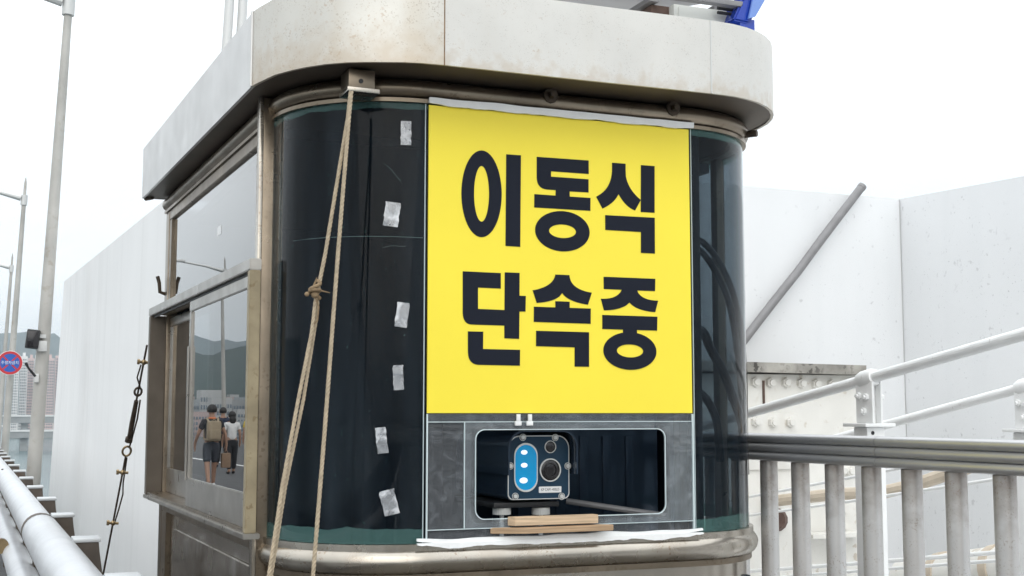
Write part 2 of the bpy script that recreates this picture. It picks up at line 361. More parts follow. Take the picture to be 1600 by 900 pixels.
terrain('wooded_hill', 1500, 260, -40, -1.6, lambda a: max(16, 104 + 20 * noise.noise((a * .45 + 4, 1, 0)) - 8 * max(0, a + 9) - 4 * max(0, -14 - a)), .4)
setting(MB().b2((-2400, 1700, -31), (2400, 4200, -26.5)).build('shore_land', M_land, smooth=0))

setting(MB().b2((-700, 900, -31), (-40, 1690, -26.6)).build('shore_land', M_land, smooth=0))
road = MB(); road.prism([(-14, -60), (1.58, -60), (-13.78, 900), (-30, 900)], lambda u, v: Vector((u, v, -1.2)), lambda u, v: Vector((u, v, 0))); setting(road.build('road', M_asphalt, smooth=0))
walk = MB(); walk.prism([(1.581, -60), (3.35, -60), (3.35, 8.6), (.485, 8.6)], lambda u, v: Vector((u, v, -1.2)), lambda u, v: Vector((u, v, .12))); setting(walk.build('walkway', M_walk, smooth=0))
for x in (-1.1, -7.6): setting(MB().b2((x, -60, .0005), (x + .14, 700, .0045)).build('lane_line', M_line, smooth=0))
setting(MB().b2((3.36, -6, -1.6), (7.2, 8.95, -.45)).build('anchorage_floor', M_white, smooth=0))

# ------------------------------------------------------------------ far city
def windows_mesh(w, d, h, rows, cols_, side):
    mb = MB()
    for r_ in range(rows):
        z = -26.5 + h * (r_ + .7) / (rows + .9)
        for c_ in range(cols_):
            u = -w / 2 + w * (c_ + .5) / cols_
            mb.b2((u - w * .30 / cols_, -d / 2 - .4, z - h * .26 / rows), (u + w * .30 / cols_, -d / 2 + .2, z + h * .22 / rows))
    return mb
pink, pale, cool = mat('pink render', (.58, .44, .42), .8, 0, .06, .05), mat('white render', (.70, .70, .69), .8, 0, .06, .05), mat('grey render', (.46, .49, .51), .8, 0, .06, .05)
M_glz = mat('far window glazing', (.10, .13, .16), .3)
def tower(px0, px1, ytop, Y, m, label, rows=26, cols_=4, strip=True):
    a, b = at_y(px0, 645, Y), at_y(px1, 645, Y); w = b.x - a.x; h = at_y((px0 + px1) / 2, ytop, Y).z + 26.5; d = 16
    t = thing('apartment_tower', label, 'apartment tower', ((a.x + b.x) / 2, Y, 0), 'apartment towers across the water')
    body = MB().b2((a.x, Y - d / 2, -27), (b.x, Y + d / 2, -26.5 + h)); body.build('wall', m, t, 0)
    rf = MB().b2((a.x + w * .3, Y - 4, -26.5 + h + .01), (a.x + w * .7, Y + 4, -26.5 + h + 5)); rf.build('roof_house', m, t, 0)
    wm = windows_mesh(w, d, h, rows, cols_, 0); bmesh.ops.translate(wm.bm, verts=wm.bm.verts, vec=Vector(((a.x + b.x) / 2, Y, 0)))
    o = wm.build('window', M_glz, t, 0); o['kind'] = 'stuff'
    if strip:
        st = MB().b2((b.x - w * .12, Y - d / 2 - .9, -26.5), (b.x - w * .04, Y - d / 2 + .1, -26.5 + h * .99)); st.build('stair_shaft', pale, t, 0)
    return t
tower(-30, -8, 566, 1950, pale, 'white apartment tower at the far left edge of the towers')
tower(-5, 10, 572, 1900, cool, 'grey white apartment tower half behind the round no parking sign')
tower(14, 27, 563, 1800, pale, 'white apartment tower just right of the round sign')
tower(29, 40, 557, 1830, pale, 'slim white apartment tower second right of the round sign')
tower(41, 51, 560, 1870, pink, 'pale pink apartment tower left of the nearest lamp post')
tower(52, 61, 555, 1850, pale, 'white apartment tower behind the nearest lamp post')
tower(68, 82, 560, 1760, pink, 'broad pink apartment tower right of the nearest lamp post', strip=False)
tower(84, 100, 556, 1790, pink, 'pink apartment tower beside the white anchorage wall')
low_me = [proto(MB().b2((-16, -8, -27), (16, 8, 0)), 'city_block_wall', m_, 0) for m_ in (mat('dimmed pale render', (.40, .40, .39), .85), mat('dimmed grey render', (.27, .29, .30), .85), mat('dimmed pink render', (.40, .30, .28), .85), M_concrete)]  # wall colours darkened to make the city's mirror image dimmer
wmesh = proto(windows_mesh(32, 16, 26.5, 6, 8, 0), 'city_block_window', M_glz, 0)
lab_col = {0: pale, 1: cool, 2: pink}
for i in range(70):
    az = -15.5 + 13.0 * ((i * .618) % 1); Y = 960 + 5.6 * i
    t = thing('city_block', ('low pale', 'low grey', 'low pinkish', 'low concrete')[(i * 7 + i // 3) % 4] + ' block in the city crowding the shore, mirrored in the sliding window', 'city block', (math.tan(R(az)) * Y, Y, 0), 'low city blocks under the wooded hill')
    k = .28 + .5 * random.random(); zs = .62 + .62 * random.random() + i * .016
    for nm, me in (('wall', low_me[(i * 7 + i // 3) % 4]), ('window', wmesh)):
        o = bpy.data.objects.new(nm, me); col.objects.link(o); o.parent = t
        if nm == 'window': o['kind'] = 'stuff'
    t.location.z = -27 * (1 - zs) * -1 - 0 if False else 27 * (zs - 1); t.scale = (k, 1, zs)
def viaduct(Y, ztop, thick, x0, x1, npier, label, m):
    t = thing('elevated_highway', label, 'elevated highway', ((x0 + x1) / 2, Y, -30))
    MB().b2((x0, Y - 9, ztop - thick), (x1, Y + 9, ztop)).build('deck', m, t, 0)
    MB().b2((x0, Y - 9.6, ztop + .01), (x1, Y - 9, ztop + 1.6)).build('parapet', pale, t, 0)
    for k in range(npier):
        x = x0 + (x1 - x0) * (k + .5) / npier
        MB().b2((x - 3, Y - 5, -30), (x + 3, Y + 5, ztop - thick - .01)).build('pier', m, t, 0)
viaduct(1300, -2, 6, -36, 240, 6, 'upper grey elevated highway on piers over the water', M_concrete)
viaduct(1150, -14, 5, -38, 230, 6, 'lower grey elevated highway crossing the water in front', M_concrete)
wh = thing('warehouse', 'pale grey waterfront shed below the round sign', 'shed', (8, 1050, -30))
MB().b2((-14, 1040, -31), (16, 1060, -9)).build('wall', cool, wh, 0); MB().b2((-15, 1039, -8.99), (17, 1061, -7.6)).build('roof', pale, wh, 0)

# ------------------------------------------------------------------ white anchorage walls around the walkway
an = thing('bridge_anchorage', 'white painted concrete bridge anchorage wall behind the booth', 'concrete wall', (3.5, 9.4, 0))
mb = MB()                                                # long wall to the left, rising into the distance and leaning slightly
A0, A1 = at_y(250, 307, 10.8), at_y(100, 440, 33); B1 = at_y(74, 760, 33)
fx = lambda z, y: 1.19 + (z * .0 if y < 12 else 0)
v = [mb.bm.verts.new(p) for p in [(1.22, 9.0, -1.5), (1.25, 9.0, 3.22), (A1.x, 33, A1.z), (B1.x, 33, -1.5), (2.6, 9.0, -1.5), (2.6, 9.0, 3.22), (2.9, 33, A1.z), (2.9, 33, -1.5)]]
for f in ((0, 1, 2, 3), (4, 7, 6, 5), (0, 4, 5, 1), (3, 2, 6, 7), (1, 5, 6, 2), (0, 3, 7, 4)): mb.bm.faces.new([v[i] for i in f])
mb.build('side_wall', M_white_lit, an, 0)
C0 = at_y(1165, 288, 9.0); C1 = at_y(1405, 311, 9.0); C2 = at_x(1600, 275, C1.x)
mb = MB()
def slab(p):                                             # eight corners, bottom four then top four
    v = [mb.bm.verts.new(q) for q in p]
    for f in ((0, 1, 2, 3), (4, 7, 6, 5), (0, 4, 5, 1), (1, 5, 6, 2), (2, 6, 7, 3), (3, 7, 4, 0)): mb.bm.faces.new([v[i] for i in f])
slab([(2.62, 9.0, -1.5), (C1.x, 9.0, -1.5), (C1.x, 9.5, -1.5), (2.62, 9.5, -1.5), (2.62, 9.0, C0.z), (C1.x, 9.0, C1.z), (C1.x, 9.5, C1.z), (2.62, 9.5, C0.z)])
mb.build('rear_wall', M_white, an, 0)
mb = MB(); sl = (C2.z - C1.z) / (C2.y - C1.y)
zq = lambda y: C1.z + sl * (y - C1.y)
slab([(C1.x + .004, -4, -1.5), (C1.x + .5, -4, -1.5), (C1.x + .5, 9.5, -1.5), (C1.x + .004, 9.5, -1.5), (C1.x + .004, -4, zq(-4)), (C1.x + .5, -4, zq(-4)), (C1.x + .5, 9.5, zq(9.5)), (C1.x + .004, 9.5, zq(9.5))])
mb.build('right_wall', M_white, an, 0)
MB().b2((C1.x - .003, 8.994, -1), (C1.x - .0005, 8.999, C1.z - .02)).build('corner_joint', M_lampw, an, 0)

# grey conduit leaning on the rear wall
a, b, c = at_y(1150, 548, 8.9), at_y(1250, 425, 8.9), at_y(1345, 294, 8.9)
path = [a.lerp(b, t) if t <= 1 else b.lerp(c, t - 1) for t in [i * .2 for i in range(11)]]
for i, p in enumerate(path): p.x += -.012 * math.sin(math.pi * i / 10) * 2
t = thing('conduit_pipe', 'grey conduit pipe leaning diagonally across the white rear wall', 'pipe', a)
MB().tube(path, .036, 12).build('tube', M_conduit, t)
d_ = (path[-1] - path[-2]).normalized()
MB().tube([path[-1] + d_ * .001, path[-1] + d_ * .03], .038, 12).build('end_cap', M_conduit, t)

# ------------------------------------------------------------------ suspension cable hand ropes, steel saddle housing and pipes beyond the railing
Ys = 8.2
sh = thing('saddle_housing', 'cream bolted steel cable housing under the mouldy ledge beyond the railing', 'steel housing', (5.3, 8.4, -.45))
xr = at_y(1338, 600, Ys).x; zt = at_y(1250, 585, Ys).z
MB().b2((3.6, Ys, -.45), (xr, 8.98, zt), .01).build('front_plate', M_cream, sh)
L0, L1 = at_y(1160, 563, 8.1), at_y(1351, 571, 8.1)
mb = MB(); v = []
for (p, s_) in ((Vector((3.5, 8.08, L0.z + .005)), 1), (Vector((L1.x, 8.08, L1.z)), 1)):
    for dy, dz in ((0, 0), (0, -.072), (.85, -.072), (.85, .01)): v.append(mb.bm.verts.new((p.x, p.y + dy, p.z + dz)))
for f in ((0, 1, 2, 3), (4, 7, 6, 5), (0, 4, 5, 1), (1, 5, 6, 2), (2, 6, 7, 3), (3, 7, 4, 0)): mb.bm.faces.new([v[i] for i in f])
mb.build('ledge', M_ledge, sh, 0)
q0, q1 = at_y(1172, 660, Ys - .02), at_y(1245, 646, Ys - .02)
MB().b2((4.6, Ys - .022, q0.z - .35), (q1.x, Ys - .001, q1.z), .004).build('splice_plate', M_cream, sh)
q2 = at_y(1190, 597, Ys)
MB().b2((q2.x + .005, Ys - .012, .2), (q2.x + .02, Ys - .0005, zt - .05)).build('seam', M_rustbox, sh, 0)
col_x = at_y(1316, 700, Ys).x
MB().b2((col_x - .09, Ys - .020, -.4), (col_x + .10, Ys - .001, at_y(1316, 722, Ys).z), .004).build('column_plate', M_cream, sh)
bolt_me = proto(MB().cyl((0, -.03, 0), (0, 0, 0), .038, .042, 6).cyl((0, -.045, 0), (0, -.029, 0), .025, .028, 8), 'bolt', M_cream)
for (px, py, dY) in [(1179, 597, 0), (1203, 598, 0), (1227, 598, 0), (1251, 599, 0), (1274, 600, 0), (1298, 601, 0), (1321, 602, 0), (1180, 659, .022), (1207, 660, .022), (1234, 660, .022),
                     (1315, 735, .02), (1327, 736, .02), (1316, 795, .02), (1316, 821, .02), (1316, 848, .02), (1316, 874, .02)]:
    piece('bolt', bolt_me, M_cream, sh, at_y(px, py, Ys - dY))
s0, s1 = at_y(1258, 836, 8.1), at_y(1345, 840, 8.1)
MB().b2((s0.x, 8.0, s0.z - .02), (s1.x, Ys - .021, s0.z + .01)).build('bracket_shelf', M_cream, sh, 0)
MB().cyl(at_y(1212, 812, 8.1), at_y(1212, 812, 8.19), .07, .09).build('drain_flange', M_rustbox, sh)

def hand_rope(X, a, b, label, r):
    p, q = at_x(*a, X), at_x(*b, X); d = (q - p); p0, p1 = p - d * .8, q + d * 1.2
    t = thing('hand_rope', label, 'steel rope', p0, 'white hand ropes over the main cable')
    n = 240; mb = MB()
    f = d.normalized(); u = f.cross(Vector((1, 0, 0))).normalized(); w = f.cross(u)
    seg = 18; rings = []
    Lh = (p1 - p0).length
    for i in range(n + 1):                                # twisted strands: a lobed section that turns along the rope
        s_ = i / n; c_ = p0.lerp(p1, s_); ph = s_ * Lh / .16 * 2 * math.pi
        rings.append([mb.bm.verts.new(c_ + (u * math.cos(2 * math.pi * k / seg) + w * math.sin(2 * math.pi * k / seg)) * r * (1 + .016 * math.cos(6 * 2 * math.pi * k / seg + ph))) for k in range(seg)])
    for A_, B_ in zip(rings, rings[1:]):
        for k in range(seg): mb.bm.faces.new((A_[k], A_[(k + 1) % seg], B_[(k + 1) % seg], B_[k]))
    mb.build('strand', M_wpaint, t, 0)
    return t, f
rope_a, fa = hand_rope(3.8, (1172, 645), (1600, 522), 'thick white hand rope, the upper one, rising over the grey railing', .026)
rope_b, fb = hand_rope(4.7, (1350, 673), (1600, 605), 'white hand rope farther back, the lower one, rising to the second clamp post', .025)
def clamp_post(X, px, py, label, f):
    c_ = at_x(px, py, X)
    t = thing('clamp_post', label, 'rope post', (c_.x, c_.y, -.45), 'clamp posts of the hand ropes')
    rot = f.to_track_quat('Y', 'Z').to_matrix()
    MB().tube([c_ - f * .055, c_ - f * .03, c_ + f * .03, c_ + f * .055], [.036, .043, .043, .037], 16).build('sleeve', M_wpaint, t)
    for s_ in (-1, 1): MB().b2((c_.x + s_ * .024 - .006, c_.y - .066, c_.z - .205), (c_.x + s_ * .024 + .006, c_.y + .055, c_.z - .01), .004).build('cheek_plate', M_wpaint, t)
    MB().b2((c_.x - .016, c_.y - .03, c_.z - .205), (c_.x + .016, c_.y + .03, c_.z - .035)).build('web', M_wpaint, t, 0)
    MB().b2((c_.x - .085, c_.y - .085, c_.z - .222), (c_.x + .085, c_.y + .085, c_.z - .206), .003).build('base_plate', M_wpaint, t)
    MB().b2((c_.x - .05, c_.y - .05, -.45), (c_.x + .05, c_.y + .05, c_.z - .223), .006).build('post', M_wpaint, t)
    bm_ = proto(MB().cyl((-.014, 0, 0), (.0, 0, 0), .017, .017, 6).cyl((-.024, 0, 0), (-.013, 0, 0), .009, .010, 8), 'bolt', M_wpaint)
    for dy, dz in ((-.028, -.085), (.024, -.08), (-.01, -.15)): piece('bolt', bm_, M_wpaint, t, (c_.x - .0305, c_.y + dy, c_.z + dz))
    bq = proto(MB().cyl((0, 0, 0), (.03, 0, 0), .013, .013, 6), 'nut', M_wpaint)
    for dy, dz in ((-.028, -.085), (.024, -.08), (-.01, -.15)): piece('nut', bq, M_wpaint, t, (c_.x + .0305, c_.y + dy, c_.z + dz))
    MB().cyl((c_.x - .02, c_.y - .0525, c_.z - .25), (c_.x - .02, c_.y - .0502, c_.z - .25), .009).build('drain_hole', M_bk, t)
clamp_post(3.8, 1356, 592, 'white clamp post with bolts gripping the upper hand rope', fa)
clamp_post(4.7, 1604, 604, 'white clamp post cut by the right edge of the photo', fb)
def pipe(name, label, cat, pts, X, r, m, group=None):
    P = [at_x(px, py, X) for px, py in pts]
    d0, d1 = P[0] - P[1], P[-1] - P[-2]
    P = [P[0] + d0.normalized() * .9] + P + [P[-1] + d1.normalized() * 1.6]
    t = thing(name, label, cat, P[0], group); MB().tube(P, r, 10).build('tube', m, t); return t, P
W = 'thin white wires behind the balusters'
pipe('wire_rope', 'thin white wire just above the beige pipe behind the balusters', 'wire', [(1172, 776), (1330, 746)], 5.0, .010, M_wpaint, W)
pipe('wire_rope', 'thin white wire just below the beige pipe behind the balusters', 'wire', [(1172, 805), (1330, 783), (1600, 742)], 5.15, .010, M_wpaint, W)
pipe('wire_rope', 'upper of the two lowest white wires near the bottom of the balusters', 'wire', [(1165, 893), (1330, 881), (1600, 860)], 5.05, .013, M_wpaint, W)
pipe('wire_rope', 'lowest white wire near the bottom of the balusters', 'wire', [(1250, 899), (1330, 893)], 4.9, .010, M_wpaint, W)
bp, BP = pipe('beige_pipe', 'beige pipe with couplings running behind the grey balusters', 'pipe', [(1172, 787), (1305, 772), (1376, 770), (1425, 759), (1470, 744)], 5.4, .042, M_beige)
for i in (2, 4): MB().tube([BP[i] - (BP[i + 1] - BP[i]).normalized() * .03, BP[i] + (BP[i + 1] - BP[i]).normalized() * .03], .049, 12).build('coupling', M_cream, bp)
P0, P1 = at_x(1431, 905, 5.3), at_x(1600, 885, 5.3)
d = P1 - P0; mcab = thing('main_cable', 'thick cream wrapped main cable low behind the balusters', 'bridge cable', P0)
MB().tube([P0 - d * .1, P1 + d * 2], .13, 20).build('wrapping', M_cream, mcab)
for k in range(3):
    c_ = P0.lerp(P1, .3 + .5 * k); f_ = d.normalized(); MB().tube([c_ - f_ * .03, c_ + f_ * .03], .140, 20).build('band', M_beige, mcab)

# ------------------------------------------------------------------ grey railing along the water side of the walkway
XR = 2.98
rl = thing('railing', 'grey metal railing with ribbed handrail and round balusters right of the booth', 'railing', (XR, 3, .12))
ztop, zbot = 1.515, 1.405
prof = []
for k in range(3):                                        # three rolled ribs on the outer face
    zc = ztop - .018 - .0365 * k
    prof += [(-.034 - .022 * math.cos(R(a)), zc + .0182 * math.sin(R(a))) for a in (88, 66, 44, 22, 0, -22, -44, -66, -88)]
prof += [(.035, zbot), (.04, zbot + .01), (.04, ztop - .01), (.03, ztop)]
for y0, y1 in ((-3.0, 1.2), (1.2, 3.76), (3.76, 6.4), (6.4, 8.9)):
    MB().prism(prof, lambda u, v: Vector((XR + u, y0 + .0015, v)), lambda u, v: Vector((XR + u, y1 - .0015, v))).build('handrail', M_grail, rl, 50)
MB().b2((XR - .03, -3, .22), (XR + .03, 8.9, .27), .006).build('bottom_rail', M_grail, rl)
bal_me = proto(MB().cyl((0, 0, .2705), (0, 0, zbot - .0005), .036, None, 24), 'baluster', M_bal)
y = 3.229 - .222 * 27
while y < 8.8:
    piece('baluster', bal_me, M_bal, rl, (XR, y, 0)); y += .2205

# ------------------------------------------------------------------ the booth
def offset_pts(pts, d):
    out = []
    for i, p in enumerate(pts):
        a = Vector(pts[max(i - 1, 0)]); b = Vector(pts[min(i + 1, len(pts) - 1)]); t = (b - a).normalized(); n = Vector((t.y, -t.x))   # outward for this winding
        out.append((p[0] + n.x * d, p[1] + n.y * d))
    return out
lx = lambda y: .945 - .03 * (y - 4.64)                    # left side line of the booth
def arcL(n=14, rx=.437, ry=.44): return [(1.39 - rx * math.sin(R(90 - 90 * i / n)), 4.64 - ry * math.cos(R(90 - 90 * i / n))) for i in range(n + 1)]
def arcR(n=14, rx=.43, ry=.44): return [(2.45 + rx * math.sin(R(90 * i / n)), 4.64 - ry * math.cos(R(90 * i / n))) for i in range(n + 1)]
sideL = [(lx(7.12), 7.12), (lx(5.9), 5.9), (lx(4.70), 4.70)]
sideR = [(2.88, 4.70), (2.87, 5.9), (2.86, 7.12)]
front = [(1.39 + .1325 * i, 4.2) for i in range(9)]
plan = sideL + arcL() + front[1:-1] + arcR() + sideR
curve_front = [(lx(4.70), 4.70)] + arcL() + front[1:-1] + arcR() + [(2.88, 4.70)]
booth = thing('guard_booth', 'stainless steel booth with rounded dark glass front and yellow notice', 'booth', (1.9, 5.6, .12))

# roof: crease at the left front corner, seams between the sheets
fc_l = [(.741, 7.17), (.790, 5.8), (.836, 4.525)]
fc_cl = [(.836, 4.525), (.846, 4.47), (.88, 4.337), (.918, 4.26), (.956, 4.199), (1.01, 4.135), (1.071, 4.087), (1.135, 4.055), (1.199, 4.031), (1.25, 4.012), (1.306, 4.0), (1.384, 3.994)]
fc_f = [(1.384, 3.994), (1.9, 3.994), (2.3, 3.988), (2.45, 3.99)]
fc_r = [(2.45 + .465 * math.sin(R(a)), 4.49 - .5 * math.cos(R(a))) for a in range(0, 91, 9)]
fc_back = [(2.915, 4.49), (2.90, 7.10), (2.86, 7.17)]
Z0, Z1 = 2.767, 3.042
def fascia(pts, m, name='fascia_panel', g0=0.0, g1=0.0, label=None):
    pts = [list(p) for p in pts]
    for i, j, g in ((0, 1, g0), (-1, -2, g1)):
        a, b = Vector(pts[i]), Vector(pts[j]); a = a + (b - a).normalized() * g; pts[i] = [a.x, a.y]
    return MB().wall(pts, offset_pts(pts, -.012), Z0, Z1).build(name, m, booth, 50, label)
fascia(fc_l, M_fascia_side, g1=.001, label='cleaner blue grey roof edge sheet on the left side')
fascia(fc_cl, M_fascia_rust, g0=.001, g1=.0012, label='rust spotted curved roof edge sheet')
fascia(fc_f + fc_r[1:], M_fascia, g0=.0012, g1=.0)
fascia(fc_back, M_fascia, g0=.001)
fascia([(2.858, 7.172), (.745, 7.172)], M_fascia_side)
MB().tube([(1.384, 3.9935, Z0 - .002), (1.384, 3.9935, Z1)], .0022, 6).build('seam', M_seam, booth)
MB().tube([(.8345, 4.523, Z0), (.8345, 4.523, Z1)], .006, 8).build('weld_seam', M_fascia_side, booth)
outline = fc_l + fc_cl[1:] + fc_f[1:] + fc_r[1:] + fc_back[1:]
inn = offset_pts(outline, -.0125)
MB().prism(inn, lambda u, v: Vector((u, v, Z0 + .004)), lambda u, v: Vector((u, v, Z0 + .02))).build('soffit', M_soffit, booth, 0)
MB().prism(inn, lambda u, v: Vector((u, v, Z1 - .05)), lambda u, v: Vector((u, v, Z1 - .03))).build('roof_sheet', M_fascia, booth, 0)
# little rolled lip at the back left end of the roof
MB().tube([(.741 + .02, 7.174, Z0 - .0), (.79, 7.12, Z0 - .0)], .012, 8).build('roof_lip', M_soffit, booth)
# head of the wall: rolled tube, trim and bolts
top_line = offset_pts(plan, -.008)
MB().tube([(x, y, 2.729) for x, y in top_line], .035, 14).build('head_tube', M_steel, booth, 60)
MB().wall(offset_pts(plan, .014), offset_pts(plan, -.05), 2.680, 2.694).build('head_trim', M_steel, booth, 60)
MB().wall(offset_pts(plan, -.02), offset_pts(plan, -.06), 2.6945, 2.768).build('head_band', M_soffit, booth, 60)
for px, py in ((860, 150), (1051, 170)):
    p = at_y(px, py, 4.176)
    MB().cyl(p + Vector((0, -.035, 0)), p, .013, .013, 6).cyl(p + Vector((0, -.008, 0)), p + Vector((0, .006, 0)), .028, .030, 10).build('bolt', M_iron, booth)
MB().cyl((2.815, 4.30, 2.715), (2.78, 4.345, 2.715), .014, .014, 6).build('bolt', M_iron, booth)
MB().b2((1.092, 4.14, 2.690), (1.185, 4.25, 2.763), .004).build('rope_bracket', M_steel, booth)
MB().b2((1.082, 4.115, 2.678), (1.195, 4.23, 2.694), .003).build('bracket_lip', M_sill, booth)
MB().cyl((1.135, 4.143, 2.722), (1.135, 4.137, 2.722), .008).build('bracket_hole', M_bk, booth)
# glass
def pane(pts, z0, z1, name='glass_pane', m=None, t=.006, label=None): return MB().wall(pts, offset_pts(pts, -t), z0, z1).build(name, m or M_pane, booth, 60, label)
gl_l = [(lx(4.66) , 4.66)] + arcL() ; gl_l[-1] = (1.384, 4.2)
pane(gl_l, 1.158, 2.69, label='curved dark glass pane left of the yellow notice')
pane([(1.386, 4.2), (1.9, 4.2), (2.447, 4.2)], 1.585, 2.69)
pane(arcR() + [(2.88, 4.66)], 1.158, 2.69, label='curved dark glass pane right of the yellow notice')
pane([(2.882, 4.72), (2.880, 4.93)], 1.158, 2.69)
for x in (1.385, 2.4485): MB().b2((x - .0009, 4.194, 1.16), (x + .0009, 4.2005, 2.688)).build('glass_joint', M_acr_edge, booth, 0)
# faint seam and scratches in the film of the left pane, dent line in the roof edge
def glass_arc(x): return 4.2 if x > 1.39 else 4.64 - .44 * math.sqrt(max(0, 1 - ((1.39 - x) / .437) ** 2))
MB().tube([(x, glass_arc(x) - .0005, 2.205 + .008 * (1.38 - x)) for x in [.985 + .0395 * i for i in range(11)]], .0008, 5).build('film_seam', M_teal, booth)
for (xa, za, xb, zb) in ((1.245, 2.46, 1.30, 2.405), (1.24, 2.165, 1.32, 2.178)):
    MB().tube([(xa + (xb - xa) * t, glass_arc(xa + (xb - xa) * t) - .0004, za + (zb - za) * t + .004 * math.sin(t * 5)) for t in [i / 8 for i in range(9)]], .0004, 4).build('film_scratch', M_teal, booth)
MB().tube([(2.42, 3.9905, Z0), (2.42, 3.9905, Z1)], .004, 6).build('dent_line', M_lampw, booth)
# corner posts
y_p = 4.705
MB().b2((lx(y_p) - .035, 4.655, .12), (lx(y_p) + .025, 4.735, 2.763), .004).build('corner_post', M_steel, booth)
MB().b2((lx(y_p) - .050, 4.650, .12), (lx(y_p) - .0355, 4.70, 2.762), .002).build('corner_trim', M_sill, booth)
MB().b2((lx(y_p) + .0255, 4.650, 1.16), (lx(y_p) + .040, 4.70, 2.70), .002).build('glazing_bead', M_sill, booth)
MB().b2((2.846, 4.665, .12), (2.885, 4.715, 2.70), .004).build('corner_post', M_steel, booth)
MB().b2((2.84, 4.932, .12), (2.875, 5.0, 2.70), .004).build('corner_post', M_steel, booth)
MB().b2((lx(7.08) - .004, 7.0, .12), (lx(7.08) + .05, 7.12, 2.70), .004).build('corner_post', M_steel, booth)
MB().b2((2.462, 4.23, 1.16), (2.505, 4.27, 2.69), .003).build('inner_mullion', M_bk, booth)
# sill: rolled steel tube with a ledge above and a cove below
sl_line = offset_pts(curve_front, -.012)
MB().tube([(x, y, 1.098) for x, y in sl_line], .046, 16).build('sill_tube', M_sill, booth, 60)
MB().wall(offset_pts(curve_front, .016), offset_pts(curve_front, -.06), 1.130, 1.157).build('sill_ledge', M_sill, booth, 60)
MB().wall(offset_pts(curve_front, .008), offset_pts(curve_front, -.04), 1.035, 1.056).build('sill_cove', M_steel, booth, 60)
MB().wall(offset_pts(curve_front, -.012), offset_pts(curve_front, -.05), .12, 1.034).build('front_apron', M_panel, booth, 60)
MB().wall(offset_pts(curve_front, .01), offset_pts(curve_front, -.011), .1205, .22).build('kick_strip', M_steel, booth, 60)
# left side: lower panel with stiles, upper window, sliding window
def side_box(y0, y1, z0, z1, out0, out1, name, m, bev=.003, parent=booth, label=None):
    """A bar along the left side, from out0 to out1 outward of the side line."""
    mb = MB(); vs = []
    for y in (y0, y1):
        for o, z in ((out0, z0), (out1, z0), (out1, z1), (out0, z1)): vs.append(mb.bm.verts.new((lx(y) - o, y, z)))
    for f in ((0, 1, 2, 3), (4, 7, 6, 5), (0, 4, 5, 1), (1, 5, 6, 2), (2, 6, 7, 3), (3, 7, 4, 0)): mb.bm.faces.new([vs[i] for i in f])
    if bev: bmesh.ops.bevel(mb.bm, geom=list(mb.bm.edges), offset=bev, segments=2, affect='EDGES')
    return mb.build(name, m, parent, 40, label)
side_box(4.74, 7.0, .12, 1.16, -.05, -.02, 'side_panel', M_panel, .001)
side_box(4.74, 7.0, 1.09, 1.162, -.0195, .006, 'panel_rail', M_steel)
side_box(6.86, 6.998, .12, 1.089, -.0195, .005, 'panel_stile', M_steel)
side_box(4.742, 4.84, .12, 1.089, -.0195, .005, 'panel_stile', M_steel)
side_box(4.841, 6.859, .12, .22, -.0195, .004, 'panel_rail', M_steel)
side_box(4.95, 6.75, .30, 1.02, -.0195, -.010, 'raised_panel', M_panel, .004)
# upper window
uw = side_box(4.738, 6.998, 2.63, 2.681, -.03, .004, 'upper_window_head', M_steel)
side_box(4.738, 6.998, 2.1625, 2.19, -.03, .003, 'upper_window_sill', M_steel)
side_box(6.93, 6.997, 2.1905, 2.629, -.03, .003, 'upper_window_stile', M_steel)
side_box(4.74, 6.929, 2.1905, 2.6295, -.018, -.012, 'upper_window_pane', M_win, 0)
side_box(5.66, 5.75, 2.385, 2.425, -.0118, -.0108, 'tape_scrap', M_caulk, 0)
# sliding window box
sw = MB().b2((0, 0, 0), (.001, .001, .001))
sw.bm.free()
wf = side_box(4.62, 7.1, 2.116, 2.158, .042, .085, 'sliding_window_frame', M_frame)
side_box(4.62, 7.1, 1.152, 1.172, .03, .09, 'window_sill_plate', M_frame, .003, wf)
side_box(4.66, 7.035, 1.1725, 1.185, -.04, .078, 'window_track', M_steel, .002, wf)
side_box(4.742, 7.0, 2.1165, 2.157, -.02, .0415, 'window_packer', M_steel, 0, wf)
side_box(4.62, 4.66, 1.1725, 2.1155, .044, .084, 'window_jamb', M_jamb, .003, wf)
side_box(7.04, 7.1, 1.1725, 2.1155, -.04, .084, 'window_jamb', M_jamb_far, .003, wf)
side_box(4.66, 7.04, 2.1045, 2.1155, .06, .066, 'window_track', M_bk, 0, wf)
def sash(y0, y1, o, z0=1.186, z1=2.103, rail=.125, stile=.045):
    s_ = side_box(y0, y1, z0, z0 + rail, o, o + .02, 'window_sash', M_frame, .003)
    side_box(y0, y1, z1 - .045, z1, o, o + .02, 'sash_rail', M_frame, .003, s_)
    side_box(y0, y0 + stile, z0 + rail + .0005, z1 - .0455, o, o + .02, 'sash_stile', M_frame, .003, s_)
    side_box(y1 - stile, y1, z0 + rail + .0005, z1 - .0455, o, o + .02, 'sash_stile', M_frame, .003, s_)
    side_box(y0 + stile, y1 - stile, z0 + rail, z1 - .045, o + .007, o + .012, 'sash_pane', M_win, 0, s_)
    return s_
sash(4.662, 5.93, .050); sash(5.88, 7.038, -.034)
side_box(5.90, 5.925, 1.30, 1.9, .0725, .078, 'sash_pull', M_frame, .002)
